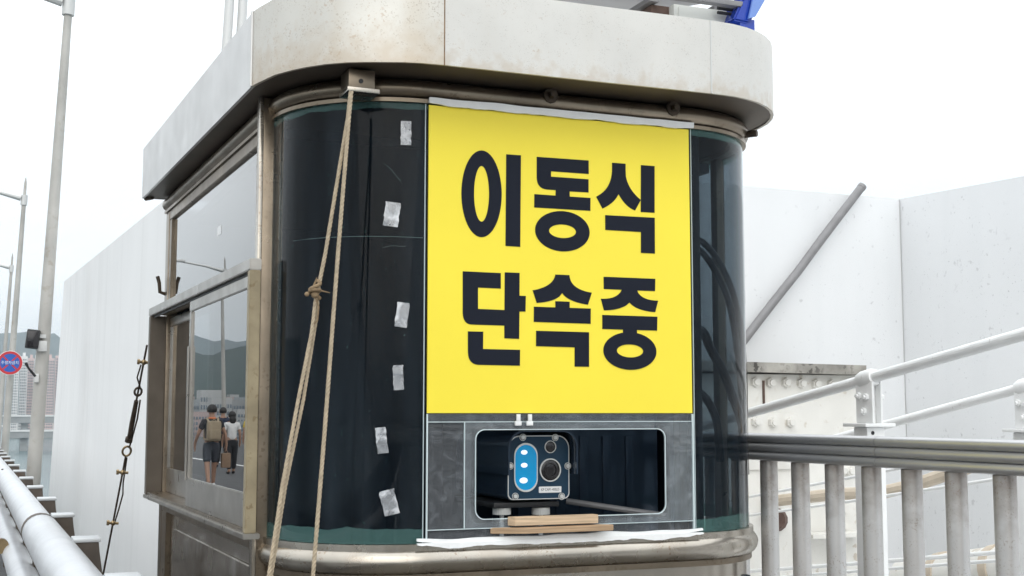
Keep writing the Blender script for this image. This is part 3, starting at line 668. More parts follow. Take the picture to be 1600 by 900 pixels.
# lining, back and right walls
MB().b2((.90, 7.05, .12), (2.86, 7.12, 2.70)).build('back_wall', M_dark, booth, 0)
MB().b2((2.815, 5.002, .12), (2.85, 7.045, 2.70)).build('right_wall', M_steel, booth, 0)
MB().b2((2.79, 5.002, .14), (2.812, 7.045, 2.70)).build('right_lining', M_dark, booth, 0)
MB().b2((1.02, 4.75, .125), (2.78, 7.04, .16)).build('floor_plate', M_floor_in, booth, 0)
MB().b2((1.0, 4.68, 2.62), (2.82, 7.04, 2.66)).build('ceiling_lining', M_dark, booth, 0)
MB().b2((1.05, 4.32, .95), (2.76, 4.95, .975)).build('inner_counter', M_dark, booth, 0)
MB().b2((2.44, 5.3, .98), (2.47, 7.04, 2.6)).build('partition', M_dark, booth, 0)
MB().b2((2.06, 4.98, .976), (2.72, 5.28, 1.62), .006).build('reflection_box', M_camera_body, booth)  # added box; its ribs and bar stand in for dim railing reflections
for k in range(5): MB().b2((2.12 + .11 * k, 4.972, 1.02), (2.16 + .11 * k, 4.9795, 1.50), .002).build('reflection_rib', M_camera_body, booth)
MB().b2((2.08, 4.97, 1.53), (2.70, 4.9795, 1.57), .002).build('reflection_rail', M_conduit, booth)

# white sealant smeared above the notice and along the sill
def smear(name, xs, zlo, zhi, Y0, Y1, amp_lo, amp_hi, seed):
    mb = MB(); n = 70; top, bot, tb, bb = [], [], [], []
    for i in range(n + 1):
        x = xs[0] + (xs[1] - xs[0]) * i / n
        tp = min(1, 14 * min(i, n - i) / n); zl = zhi - (zhi - zlo) * ((.35 + .65 * tp) if seed > 4 else (.8 + .2 * tp)); a = zl + amp_lo * noise.noise((x * 9, seed, 0)) + amp_lo * .5 * noise.noise((x * 31, seed, 4)); b = zhi + amp_hi * noise.noise((x * 7, seed, 9))
        yo = .002 * noise.noise((x * 12, seed, 2))
        bot.append(mb.bm.verts.new((x, Y0 + yo, a))); top.append(mb.bm.verts.new((x, Y1 + yo, b)))
        bb.append(mb.bm.verts.new((x, Y0 + .012, a + .001))); tb.append(mb.bm.verts.new((x, Y1 + .008, b + .001)))
    for i in range(n):
        for f in ((bot[i], bot[i + 1], top[i + 1], top[i]), (bb[i + 1], bb[i], tb[i], tb[i + 1]), (top[i], top[i + 1], tb[i + 1], tb[i]), (bot[i + 1], bot[i], bb[i], bb[i + 1])): mb.bm.faces.new(f)
    mb.bm.faces.new((bot[0], top[0], tb[0], bb[0])); mb.bm.faces.new((bot[-1], bb[-1], tb[-1], top[-1]))
    return mb.build(name, M_caulk, booth, 60)
smear('top_sealant', (1.392, 2.452), 2.674, 2.699, 4.176, 4.172, .005, .004, 1.0)
smear('bottom_sealant', (1.36, 2.47), 1.1585, 1.172, 4.178, 4.181, .001, .007, 5.0)
smear('bottom_sealant', (1.36, 2.47), 1.144, 1.160, 4.174, 4.176, .009, .002, 8.0)

# ------------------------------------------------------------------ yellow notice, six syllables traced at their real size
YS = 4.190
nt_ = thing('notice_board', 'yellow notice with large black Korean lettering on the booth front', 'sign', (1.92, 4.2, 1.6))
NX0, NX1, NZ0, NZ1 = 1.396, 2.437, 1.599, 2.676
mb = MB(); n = 60; topz = [2.675 + .0014 * noise.noise((i * .35, 2, 2)) for i in range(n + 1)]
mb.prism([(NX0 + (NX1 - NX0) * i / n, topz[i]) for i in range(n + 1)] + [(NX1, NZ0), (NX0, NZ0)], lambda u, v: Vector((u, YS, v)), lambda u, v: Vector((u, 4.1975, v)))
mb.build('sheet', M_yellow, nt_, 0)
def zA(p): q = at_y(690 + p[0] / 4.3243, 220 + p[1] / 4.3243, YS - .001); return (q.x, q.z)
def zB(p): q = at_y(690 + p[0] / 4.3243, 400 + p[1] / 4.3243, YS - .001); return (q.x, q.z)
def glyph(parts, zf):
    mb = MB()
    for i, p in enumerate(parts):
        y0 = YS - .0016 - .0002 * i; f0 = lambda u, v: Vector((u, y0, v)); f1 = lambda u, v: Vector((u, YS - .0002, v))
        if p[0] == 'ring':
            _, cx, cy, rx, ry, ix, iy, kx, ky, sk = p
            mb.ring_prism([zf((u, v + sk * (u - cx))) for u, v in ell(cx, cy, rx, ry, 56)], [zf((u, v + sk * (u - ix))) for u, v in ell(ix, iy, kx, ky, 56)], f0, f1)
        else: mb.prism([zf(q) for q in p], f0, f1)
    mb.build('lettering', M_black, nt_, 30)
def bez(a, b, c, n=8): return [((1 - t) ** 2 * a[0] + 2 * t * (1 - t) * b[0] + t * t * c[0], (1 - t) ** 2 * a[1] + 2 * t * (1 - t) * b[1] + t * t * c[1]) for t in [i / n for i in range(n + 1)]]
glyph([('ring', 270, 358, 136, 293, 270, 358, 51, 188, .02), [(437, 91), (536, 98), (531, 716), (432, 710)]], zA)
glyph([[(643, 108), (994, 133), (994, 224), (740, 206), (739, 242), (993, 260), (993, 349), (865, 342), (866, 377), (1006, 386), (1005, 473), (626, 450), (627, 360), (770, 370), (771, 333)] + bez((712, 329), (645, 322), (643, 250)),
       ('ring', 816, 611, 184, 136, 817, 611, 91, 46, .05)], zA)
glyph([[(1152, 148), (1243, 155), (1243, 200)] + bez((1245, 240), (1262, 330), (1346, 400), 10) + [(1307, 471)] + bez((1280, 458), (1230, 425), (1196, 360), 8) + bez((1190, 372), (1158, 426), (1087, 458), 8)[1:] + [(1045, 378)] + bez((1062, 367), (1145, 320), (1152, 205), 10),
       [(1347, 164), (1439, 171), (1439, 486), (1346, 481)], [(1106, 502), (1440, 520), (1441, 762), (1347, 757), (1347, 616), (1106, 602)]], zA)
glyph([[(143, 103), (400, 115), (400, 220), (246, 213), (246, 357), (425, 365), (427, 110), (527, 114), (526, 268), (569, 270), (567, 375), (526, 375), (524, 560), (424, 556), (424, 470), (205, 463)] + bez((200, 463), (146, 458), (143, 385)),
       [(178, 509), (281, 511), (280, 628), (530, 634), (529, 741)] + bez((245, 735), (180, 728), (178, 650))], zB)
glyph([[(768, 125), (864, 129)] + bez((864, 133), (872, 225), (1015, 248), 10) + [(989, 328)] + bez((975, 327), (850, 305), (815, 250), 8) + bez((808, 262), (765, 310), (643, 317), 8)[1:] + [(615, 231)] + bez((625, 230), (752, 205), (768, 130), 10),
       [(769, 305), (865, 309), (865, 350), (1008, 355), (1007, 458), (623, 445), (624, 342), (769, 347)], [(639, 505), (996, 515), (996, 748), (899, 747), (899, 617), (638, 609)]], zB)
glyph([[(1095, 140), (1444, 154), (1442, 237), (1322, 233)] + bez((1326, 245), (1358, 300), (1463, 302), 8) + [(1443, 379)] + bez((1425, 378), (1310, 365), (1270, 314), 8) + bez((1262, 325), (1200, 368), (1097, 367), 8)[1:] + [(1076, 288)] + bez((1090, 289), (1190, 290), (1218, 228), 8) + [(1096, 223)],
       [(1086, 398), (1458, 410), (1456, 504), (1086, 493)], [(1226, 480), (1320, 482), (1320, 530), (1226, 526)], ('ring', 1272, 642, 179, 127, 1273, 641, 89, 44, .03)], zB)

# ------------------------------------------------------------------ clear acrylic cover with its cut-out
ac = thing('acrylic_cover', 'clear acrylic cover with rounded opening under the yellow notice', 'acrylic cover', (1.92, 4.19, 1.16))
YA = 4.186
def holed(x0, z0, x1, z1, hx0, hz0, hx1, hz1, r, y0, y1, name, m):
    hole = rrect(hx0, hz0, hx1, hz1, r, 7); cx, cz = (hx0 + hx1) / 2, (hz0 + hz1) / 2; outer = []
    for (u, v) in hole:                                    # matching points on the outer rectangle
        k = min((x1 - cx) / abs(u - cx) if u > cx else (cx - x0) / max(1e-6, abs(u - cx)), (z1 - cz) / abs(v - cz) if v > cz else (cz - z0) / max(1e-6, abs(v - cz)))
        outer.append((cx + (u - cx) * k, cz + (v - cz) * k))
    for crn in ((x1, z1), (x0, z1), (x0, z0), (x1, z0)):
        i = min(range(len(outer)), key=lambda i: (outer[i][0] - crn[0]) ** 2 + (outer[i][1] - crn[1]) ** 2); outer[i] = crn
    return MB().ring_prism(outer, hole, lambda u, v: Vector((u, y0, v)), lambda u, v: Vector((u, y1, v))).build(name, m, ac, 0)
hx0, hx1, hz0, hz1 = at_y(742, 740, YA).x, at_y(1040, 740, YA).x, 1.232, at_y(890, 670, YA).z
holed(1.394, 1.160, 2.434, 1.597, hx0 - .012, hz0 - .012, hx1 + .012, hz1 + .012, .03, 4.190, 4.195, 'outer_sheet', M_acr)
holed(1.532, 1.205, 2.434, 1.567, hx0, hz0, hx1, hz1, .035, 4.183, 4.1885, 'inner_sheet', M_acr2)
MB().ring_prism(rrect(hx0, hz0, hx1, hz1, .035, 7), rrect(hx0 + .003, hz0 + .003, hx1 - .003, hz1 - .003, .033, 7), lambda u, v: Vector((u, 4.1825, v)), lambda u, v: Vector((u, 4.189, v))).build('cut_edge', M_acr_edge, ac, 0)
for x, z0, z1, w in ((1.3945, 1.163, 1.596, .0022), (2.4345, 1.163, 1.596, .003), (1.5305, 1.205, 1.568, .0012)): MB().b2((x - w, 4.182, z0), (x + w, 4.1895, z1)).build('sheet_edge', M_acr_edge, ac, 0)
for z, x0, x1 in ((1.5685, 1.397, 2.43), (1.203, 1.397, 2.43)): MB().b2((x0, 4.182, z - .0012), (x1, 4.189, z + .0012)).build('sheet_edge', M_acr_edge, ac, 0)
for px in (809, 827):                                      # little clips above the opening
    p = at_y(px, 657, 4.18)
    MB().b2((p.x - .012, 4.172, p.z - .018), (p.x + .012, 4.181, p.z - .002), .002).b2((p.x - .006, 4.172, p.z - .002), (p.x + .008, 4.181, p.z + .022), .002).build('clip', M_caulk, ac)

# ------------------------------------------------------------------ wooden offcuts on the sill
def plank(px0, px1, py0, py1, y0, y1, m, label, skew=0.0):
    a, b = at_y(px0, py1, y0), at_y(px1, py0, y0); z0 = a.z; z1 = at_y((px0 + px1) / 2, py0, y0).z
    t = MB(); t.prism([(a.x, y0), (b.x, y0), (b.x + skew, y1), (a.x + skew * 3, y1)], lambda u, v: Vector((u, v, z0)), lambda u, v: Vector((u, v, z1)))
    bmesh.ops.bevel(t.bm, geom=list(t.bm.edges), offset=.0015, segments=2, affect='EDGES')
    return tag(t.build('wood_offcut', m, None, 30), label, 'wood offcut', 'pine offcuts on the booth sill')
plank(805, 935, 806, 822, 4.148, 4.182, M_wood, 'pale pine offcut lying on top of the wider one under the camera', -.005)
plank(823, 959, 822, 834, 4.140, 4.1815, M_wood2, 'wider brown pine offcut lying at the bottom on the white sealant', -.04)

# ------------------------------------------------------------------ speed camera behind the opening
YC = 4.36
k8 = 6.425
def zc(p): q = at_y(780 + p[0] / k8, 660 + p[1] / k8, YC); return (q.x, q.z)
O = Vector(at_y(840, 731, YC))
cmr = thing('speed_camera', 'navy speed camera with blue lamp window and two lenses in the opening', 'camera', (O.x, YC + .1, 1.12))
f_ = lambda y: (lambda u, v: Vector((u, y, v)))
def shape(name, pts, y0, y1, m, parent=cmr): return MB().prism(pts, f_(y0), f_(y1)).build(name, m, parent, 30)
c00, c11 = zc((88, 778)), zc((698, 132))
plate = rrect(c00[0], c00[1], c11[0], c11[1], (.046, .046, .02, .02), 8)
shape('face_plate', plate, YC, YC + .012, M_navy)
def inset(pts, c, k): return [(c[0] + (u - c[0]) * k, c[1] + (v - c[1]) * k) for u, v in pts]
cc = ((c00[0] + c11[0]) / 2, (c00[1] + c11[1]) / 2)
MB().ring_prism(inset(plate, cc, 1.006), inset(plate, cc, .982), f_(YC - .002), f_(YC + .004)).build('plate_edging', M_silver, cmr, 30)
MB().prism(inset(plate, cc, 1.02), f_(YC + .0125), f_(YC + .55)).build('housing', M_camera_body, cmr, 40)
hood = inset(rrect(c00[0] - .018, c00[1] + .06, c11[0] + .018, c11[1] + .022, (.055, .055, .004, .004), 8), cc, 1.0)
h0, h1, hz, hr = c00[0] - .016, c11[0] + .016, c11[1] + .020, .06
op = [(h1, c00[1] + .09)] + [(h1 - hr + hr * math.cos(R(a)), hz - hr + hr * math.sin(R(a))) for a in range(0, 91, 10)] + [(h0 + hr - hr * math.cos(R(a)), hz - hr + hr * math.sin(R(a))) for a in range(90, -1, -10)] + [(h0, c00[1] + .09)]
ip = [(cc[0] + (u - cc[0]) * .965, v - (.005 if v > cc[1] else 0)) for u, v in op]
MB().prism(op + ip[::-1], f_(YC - .045), f_(YC + .4)).build('hood', M_camera_body, cmr, 40)
def stadium(x0, y0, x1, y1): a, b = zc((x0, y1)), zc((x1, y0)); w = (b[0] - a[0]) / 2 - 1e-4; return rrect(a[0], a[1], b[0], b[1], w, 9)
lw = stadium(150, 212, 378, 694)
shape('lamp_window', lw, YC - .003, YC - .0002, M_bluelamp)
lc = ((zc((264, 453)))); MB().ring_prism(inset(lw, lc, 1.03), inset(lw, lc, .95), f_(YC - .005), f_(YC - .0005)).build('lamp_edging', M_silver, cmr, 30)
for (x, y, r) in ((248, 300, 34), (248, 430, 34), (242, 583, 42)):
    p = zc((x, y)); mb = MB(); mb.ball((p[0], YC - .003, p[1]), r / k8 * .00205, 12, (1.2, .5, .8)); mb.build('led', M_led_glint, cmr)
for (x, y, r) in ((510, 245, 62), (510, 478, 116)):
    p = zc((x, y)); rr_ = r / k8 * .00236
    MB().ring_prism(ell(p[0], p[1], rr_, rr_, 36), ell(p[0], p[1], rr_ * .9, rr_ * .9, 36), f_(YC - .005), f_(YC - .0003)).build('lens_ring', M_silver, cmr, 30)
    lens = MB().ball((p[0], YC - .0005, p[1]), rr_ * .9, 24, (1, .12, 1)).build('lens', M_lens, cmr)
    if r > 100: MB().ring_prism(ell(p[0], p[1], rr_ * .60, rr_ * .60, 30), ell(p[0], p[1], rr_ * .56, rr_ * .56, 30), f_(YC - .009), f_(YC - .006)).build('aperture_ring', M_bk, cmr, 30)
a, b = zc((397, 708)), zc((622, 640)); shape('name_plate', rrect(a[0], a[1], b[0], b[1], .003, 3), YC - .002, YC - .0002, M_signwhite)
def text(body, name, loc, size, m, parent, rot=(R(90), 0, 0), xs=1.0):
    cu = bpy.data.curves.new(name, 'FONT'); cu.body = body; cu.size = size; cu.align_x = 'CENTER'; cu.align_y = 'CENTER'; cu.extrude = .0002 * size / .02
    tmp = bpy.data.objects.new(name, cu); col.objects.link(tmp); bpy.context.view_layer.update()
    me = bpy.data.meshes.new_from_object(tmp.evaluated_get(bpy.context.evaluated_depsgraph_get())); bpy.data.objects.remove(tmp)
    me.materials.clear(); me.materials.append(m)
    o = bpy.data.objects.new(name, me); col.objects.link(o); o.parent = parent; o.location = Vector(loc) - world_loc(parent); o.rotation_euler = rot; o.scale = (xs, 1, 1); return o
text('KP CAM -400LD', 'lettering', ((a[0] + b[0]) / 2, YC - .0023, (a[1] + b[1]) / 2), .0132, M_bk, cmr, xs=.80)
scr = proto(MB().cyl((0, -.006, 0), (0, 0, 0), .0075, .0085, 12).cyl((0, -.0065, 0), (0, -.0058, 0), .003, .003, 6), 'screw', M_silver)
for (x, y) in ((235, 150), (560, 152), (110, 437), (686, 437), (160, 742), (625, 742)):
    p = zc((x, y)); MB().ring_prism(ell(p[0], p[1], .0128, .0128, 20), ell(p[0], p[1], .0108, .0108, 20), f_(YC - .0032), f_(YC - .0003)).build('screw_notch', M_silver, cmr, 30)
    MB().prism(ell(p[0], p[1], .0107, .0107, 20), f_(YC - .0012), f_(YC - .0002)).build('screw_recess', M_bk, cmr, 30)
    piece('screw', scr, M_silver, cmr, (p[0], YC - .001, p[1]))
# the levelling stand under the camera
st = thing('camera_stand', 'dark levelling stand with grey knobs under the speed camera', 'camera stand', (O.x, YC + .1, .975))
zb = c00[1] - .006
MB().b2((O.x - .16, YC + .03, zb - .025), (O.x + .10, YC + .45, zb - .006), .003).build('mount_plate', M_bk, st)
for px in (784, 845):
    p = at_y(px, 798, YC + .07)
    mb = MB(); n_ = 24
    mb.prism([(p.x + (.033 + .0012 * (k % 2)) * math.cos(2 * math.pi * k / n_ / 2), p.y + (.033 + .0012 * (k % 2)) * math.sin(2 * math.pi * k / n_ / 2)) for k in range(n_ * 2)], lambda u, v: Vector((u, v, p.z - .013)), lambda u, v: Vector((u, v, p.z + .013))); mb.build('knob', M_knob, st, 20)
    MB().cyl((p.x, p.y, .976), (p.x, p.y, p.z - .0135), .008).build('stud', M_silver, st)
ta, tb = at_y(885, 783, 4.6), at_y(1040, 806, 4.4)
MB().tube([ta, tb], .012, 8).build('side_arm', M_conduit, st)
MB().b2((O.x - .12, YC + .1, .976), (O.x + .08, YC + .4, 1.09), .004).build('pedestal', M_bk, st)

# ------------------------------------------------------------------ cables inside the right pane
def hose(pts, label, r):
    P = [at_y(x, y, Y) for x, y, Y in pts]; Q = []
    for i in range(len(P) - 1):
        p0, p1, p2, p3 = P[max(i - 1, 0)], P[i], P[i + 1], P[min(i + 2, len(P) - 1)]
        for k in range(6):
            t = k / 6; Q.append(.5 * ((2 * p1) + (p2 - p0) * t + (2 * p0 - 5 * p1 + 4 * p2 - p3) * t * t + (3 * p1 - p0 - 3 * p2 + p3) * t ** 3))
    Q.append(P[-1]); t = MB().tube(Q, r, 10).build('power_cable', M_cable, None)
    return tag(t, label, 'cable', 'black cables behind the right pane')
hose([(1080, 372, 4.36), (1100, 380, 4.33), (1125, 412, 4.34), (1146, 460, 4.36), (1158, 520, 4.42), (1163, 590, 4.47), (1164, 700, 4.5)], 'upper black cable arching high behind the right pane', .013)
hose([(1080, 386, 4.40), (1098, 395, 4.37), (1120, 428, 4.37), (1138, 470, 4.38), (1150, 530, 4.40), (1157, 600, 4.45), (1158, 700, 4.5)], 'second black cable tucked just under the highest arch behind the right pane', .013)
hose([(1084, 520, 4.36), (1098, 518, 4.33), (1112, 548, 4.33), (1130, 580, 4.34), (1145, 620, 4.36), (1160, 668, 4.42), (1164, 740, 4.5)], 'lower black cable bundle sagging behind the right pane', .018)
hose([(1088, 610, 4.38), (1105, 625, 4.36), (1120, 660, 4.37), (1126, 720, 4.4)], 'short dim black cable low behind the right pane', .016)

# ------------------------------------------------------------------ clear tape pieces stuck on the left pane
def glass_y(x):
    if x > 1.39: return 4.2
    return 4.64 - .44 * math.sqrt(max(0, 1 - ((1.39 - x) / .437) ** 2))
def tape(px, py, w, h, rot, label, seed, faint=None):
    x0 = 1.25
    for _ in range(4): p = at_y(px, py, glass_y(x0)); x0 = p.x
    mb = MB(); nx, nz = 5, 7; g = []; gb = []
    for j in range(nz + 1):
        r1, r2 = [], []
        for i in range(nx + 1):
            u, v = (i / nx - .5) * w, (j / nz - .5) * h
            u += .004 * noise.noise((j * .8, seed, 0)); c_, s_ = math.cos(rot), math.sin(rot)
            x, z = p.x + u * c_ - v * s_, p.z + u * s_ + v * c_
            lift = .002 + .004 * abs(noise.noise((i * .9, j * .7, seed)))
            y = glass_y(x) - lift
            r1.append(mb.bm.verts.new((x, y, z))); r2.append(mb.bm.verts.new((x, y + .0006, z)))
        g.append(r1); gb.append(r2)
    for j in range(nz):
        for i in range(nx):
            mb.bm.faces.new((g[j][i], g[j][i + 1], g[j + 1][i + 1], g[j + 1][i])); mb.bm.faces.new((gb[j][i + 1], gb[j][i], gb[j + 1][i], gb[j + 1][i + 1]))
    for j in range(nz):
        mb.bm.faces.new((g[j][0], g[j + 1][0], gb[j + 1][0], gb[j][0])); mb.bm.faces.new((g[j][nx], gb[j][nx], gb[j + 1][nx], g[j + 1][nx]))
    for i in range(nx):
        mb.bm.faces.new((g[0][i], gb[0][i], gb[0][i + 1], g[0][i + 1])); mb.bm.faces.new((g[nz][i], g[nz][i + 1], gb[nz][i + 1], gb[nz][i]))
    return tag(mb.build('tape_piece', M_tape, None, 20), label, 'tape', 'clear tape on the left pane')
tape(634, 208, .036, .085, 0, 'topmost scrap of clear tape on the left dark pane', 1)
tape(612, 335, .05, .085, -.12, 'crumpled clear tape, second from the top on the left pane', 2)
tape(628, 492, .042, .085, -.12, 'clear tape curled at its top, third from the top on the left pane', 3)
tape(622, 590, .034, .085, .05, 'narrow clear tape, third from the bottom on the left pane', 4)
tape(596, 688, .034, .088, .12, 'narrow clear tape, second from the bottom on the left pane', 5)
tape(608, 785, .05, .085, .25, 'lowest and widest tilted scrap of clear tape on the left pane', 6)

# ------------------------------------------------------------------ twisted ropes hanging from the bracket
def rope(pts, r, mb, ph0=0.0):
    P = [Vector(p) for p in pts]; L = [0]
    for a, b in zip(P, P[1:]): L.append(L[-1] + (b - a).length)
    n = int(L[-1] / .0065); strands = [[], [], []]
    for i in range(n + 1):
        s_ = L[-1] * i / n; k = 0
        while k < len(L) - 2 and L[k + 1] < s_: k += 1
        t = (s_ - L[k]) / (L[k + 1] - L[k]); c_ = P[k].lerp(P[k + 1], t); f = (P[k + 1] - P[k]).normalized()
        u = f.cross(Vector((0, 1, 0))).normalized(); w = f.cross(u)
        for q in range(3):
            an_ = ph0 + s_ / .045 * 2 * math.pi + q * 2 * math.pi / 3
            strands[q].append(c_ + (u * math.cos(an_) + w * math.sin(an_)) * r * .45)
    for q in strands: mb.tube(q, r * .50, 6)
def rope_pts(pix): return [at_y(x, y, Y) for x, y, Y in pix]
tie = thing('tied_rope', 'beige rope with a knot halfway, doubled below, left of the other rope', 'rope', (1.13, 4.1, 2.69), 'ropes hanging from the roof bracket')
mb = MB(); rope(rope_pts([(548, 143, 4.085), (543, 187, 4.07), (508, 398, 4.06), (495, 462, 4.055)]), .0075, mb); mb.build('strand', M_rope, tie, 60)
mb = MB(); rope(rope_pts([(494, 462, 4.05), (487, 520, 4.045), (466, 625, 4.035), (441, 760, 4.01), (420, 900, 3.98), (405, 1000, 3.96), (360, 1300, 3.9)]), .0072, mb); mb.build('strand', M_rope, tie, 60)
mb = MB(); rope(rope_pts([(497, 462, 4.065), (494, 500, 4.06), (474, 625, 4.05), (446, 760, 4.03), (424, 900, 4.0), (409, 1000, 3.98), (364, 1300, 3.92)]), .0065, mb, 1.0); mb.build('strand', M_rope, tie, 60)
kp = at_y(492, 460, 4.045); mb = MB()
mb.tube([kp + Vector((.016 * math.cos(a), .016 * math.sin(a), .010 * math.sin(a * .5) + .004 * a - .012)) for a in [i * .5 for i in range(28)]], .0065, 7)
mb.ball(kp + Vector((-.026, 0, 0)), .008, 8).ball(kp + Vector((0, 0, 0)), .013, 10)
mb.build('knot', M_ropeend, tie, 60)
MB().tube([kp, kp + Vector((.02, -.005, .012)), kp + Vector((.048, -.008, .006))], [.004, .003, .0012], 6).build('loose_end', M_ropeend, tie)
MB().tube([kp, kp + Vector((-.004, -.005, .03)), kp + Vector((.004, -.008, .055))], [.006, .004, .0012], 6).build('loose_end', M_ropeend, tie)
MB().tube([kp, kp + Vector((.012, -.005, -.04)), kp + Vector((.008, -.008, -.085)), kp + Vector((-.004, 0, -.10))], [.003, .0025, .0025, .0015], 6).build('loose_end', M_ropeend, tie)
rp2 = thing('plain_rope', 'single beige rope without knot, right of the knotted rope', 'rope', (1.14, 4.1, 2.69), 'ropes hanging from the roof bracket')
mb = MB(); rope(rope_pts([(549, 143, 4.075), (545, 187, 4.06), (528, 398, 4.04), (507, 678, 4.01), (489, 900, 3.97), (480, 1000, 3.95), (455, 1300, 3.9)]), .0078, mb); mb.build('strand', M_rope, rp2, 60)

# ------------------------------------------------------------------ things on the booth roof
sp = thing('solar_panel', 'grey underside of a solar panel standing on the booth roof', 'solar panel', (2.5, 4.8, Z1))
a, b = at_y(905, -4, 4.55), at_y(1160, 2, 4.35)
MB().box(((a.x + b.x) / 2 - .25, 4.88, 3.43), (1.25, .9, .03), .004, Matrix.Rotation(R(12), 3, 'X')).build('module', M_solar, sp)
for x in (2.05, 2.45, 2.75): MB().b2((x - .02, 4.47, 3.264), (x + .02, 5.2, 3.284)).build('cross_bar', M_conduit, sp, 0)
for x in (1.9, 2.72): MB().b2((x - .02, 5.0, Z1 - .03), (x + .02, 5.04, 3.30)).build('leg', M_conduit, sp, 0)
MB().b2((1.72, 4.36, 3.252), (2.80, 4.40, 3.274), .003).build('edge_rail', M_conduit, sp)
bx0, bx1 = at_y(1053, 20, 4.46), at_y(1136, 20, 4.46)
eb = thing('equipment_box', 'pale grey equipment box on the booth roof under the solar panel', 'cabinet', ((bx0.x + bx1.x) / 2, 4.5, Z1 - .03))
MB().b2((bx0.x, 4.46, Z1 - .03), (bx1.x, 4.70, 3.262), .004).build('body', M_box, eb)
MB().b2((bx0.x + .02, 4.455, Z1 - .01), (bx1.x - .012, 4.4595, 3.25), .001).build('door', M_box, eb)
jb0, jb1 = at_y(1018, 10, 4.5), at_y(1050, 10, 4.5)
tag(MB().b2((jb0.x, 4.5, Z1 - .03), (jb1.x, 4.6, 3.262), .005).cyl(((jb0.x + jb1.x) / 2, 4.49, 3.12), ((jb0.x + jb1.x) / 2, 4.502, 3.12), .02).build('junction_box', M_rustbox, None), 'small rusty brown box left of the pale box on the roof', 'junction box')
bl = thing('warning_light', 'blue warning light at the right end of the booth roof', 'warning light', (2.85, 4.4, Z1))
def pq(x, y, Y): return at_y(x, y, Y)
mb = MB(); v = [mb.bm.verts.new(p) for p in (pq(1146, 31, 4.36), pq(1172, 37, 4.36), pq(1195, -8, 4.36), pq(1166, -14, 4.36), pq(1146, 31, 4.62), pq(1172, 37, 4.62), pq(1195, -8, 4.62), pq(1166, -14, 4.62))]
off = [Vector((0, 0, 0))] * 4
for i in range(4): v[4 + i].co = v[i].co + Vector((.02, .3, .0))
for f in ((0, 1, 2, 3), (4, 7, 6, 5), (0, 4, 5, 1), (1, 5, 6, 2), (2, 6, 7, 3), (3, 7, 4, 0)): mb.bm.faces.new([v[i] for i in f])
bmesh.ops.bevel(mb.bm, geom=list(mb.bm.edges), offset=.008, segments=2, affect='EDGES')
mb.build('lens', M_bluelight, bl)
a, b, c, d = pq(1168, 30, 4.352), pq(1178, 27, 4.352), pq(1197, -6, 4.352), pq(1176, -6, 4.352)
mb = MB(); v = [mb.bm.verts.new(p + Vector((0, dy, 0))) for dy in (-.012, .0) for p in (a, b, c, d)]
for f in ((0, 1, 2, 3), (4, 7, 6, 5), (0, 4, 5, 1), (1, 5, 6, 2), (2, 6, 7, 3), (3, 7, 4, 0)): mb.bm.faces.new([v[i] for i in f])
mb.build('side_lens', M_bluelight2, bl, 0)
p = pq(1160, 34, 4.40); MB().b2((p.x - .03, 4.37, Z1 - .03), (p.x + .04, 4.6, p.z + .004), .003).build('base', M_bluelight, bl)
for k in range(3):
    p = pq(1141, 8 + 7 * k, 4.42); MB().cyl((p.x - .06, 4.42, p.z), (p.x + .09, 4.42, p.z), .007).build('bracket_rod', M_bk, bl)

# ------------------------------------------------------------------ guardrail between road and walkway
SG = -.016
gx = lambda xp, y: xp + SG * y
gr = thing('guardrail', 'silver twin tube guardrail with dark posts along the road', 'guardrail', (.25, 10, 0))
def bend(y): return -.0 if y < 22 else .0011 * (y - 22) ** 2 * .12
def gtube(xp, z, r, name):
    ys_ = [-6, .5, 3, 6.6]; MB().tube([(gx(xp, y), y, z) for y in ys_], r, 24).build(name, M_rail, gr)
    ys_ = [6.62, 9, 12, 16, 22, 26, 30, 36, 44, 54, 70, 100, 140]
    MB().tube([(gx(xp, y) + bend(y), y, z - .0) for y in ys_], r * .965, 24).build(name, M_rail, gr)
gtube(.363, 1.033, .085, 'upper_tube'); gtube(.363, .64, .085, 'lower_tube')
for z in (1.033, .64): MB().tube([(gx(.363, 6.56), 6.56, z), (gx(.363, 6.66), 6.66, z)], .0865, 24, False).build('joint_band', M_post, gr)
def post(yp):
    c_ = gx(.363, yp) + bend(yp)
    cap = MB().b2((c_ + .062, yp - .075, 1.083), (c_ + .168, yp + .075, 1.098), .004).build('cap', M_cap, gr)
    mb = MB(); x0, x1 = c_ + .05, c_ + .158
    for dy in (-.07, .062): mb.prism([(x0, .12), (x1 + .10, .12), (x1 + .045, .80), (x1, 1.0825), (x0, 1.0825)], lambda u, v: Vector((u, yp + dy, v)), lambda u, v: Vector((u, yp + dy + .008, v)))
    mb.prism([(x1 - .005, 1.08), (x1 + .003, 1.08), (x1 + .103, .12), (x1 + .095, .12)], lambda u, v: Vector((u, yp - .061, v)), lambda u, v: Vector((u, yp + .061, v)))
    return cap, mb.build('post', M_post, gr, 20)
y0_ = 4.20 - 1.33 * 3
cap0, post0 = post(y0_)
for k in range(1, 36):
    yp = y0_ + 1.33 * k
    for o in (cap0, post0):
        c_ = o.copy(); col.objects.link(c_); c_.parent = gr; c_.location = o.location + Vector((SG * 1.33 * k + bend(yp), 1.33 * k, 0))
bs = proto(MB().ball((0, 0, 0), .011, 10, (1, 1, .6)), 'bolt_head', M_post)
for px, py in ((22, 734), (25, 816), (4, 742)):
    yq = 12 if py < 740 else 9.0
    piece('bolt_head', bs, M_post, gr, (gx(.363, yq) + (-.03 if px == 22 else -.075), yq, 1.033 + (.08 if px == 22 else -.04)))
rf = thing('road_reflector', 'small round amber reflector on the lower guardrail tube', 'reflector', (gx(.28, 8), 8, .7))
pr = at_x(12, 775, gx(.285, 14))
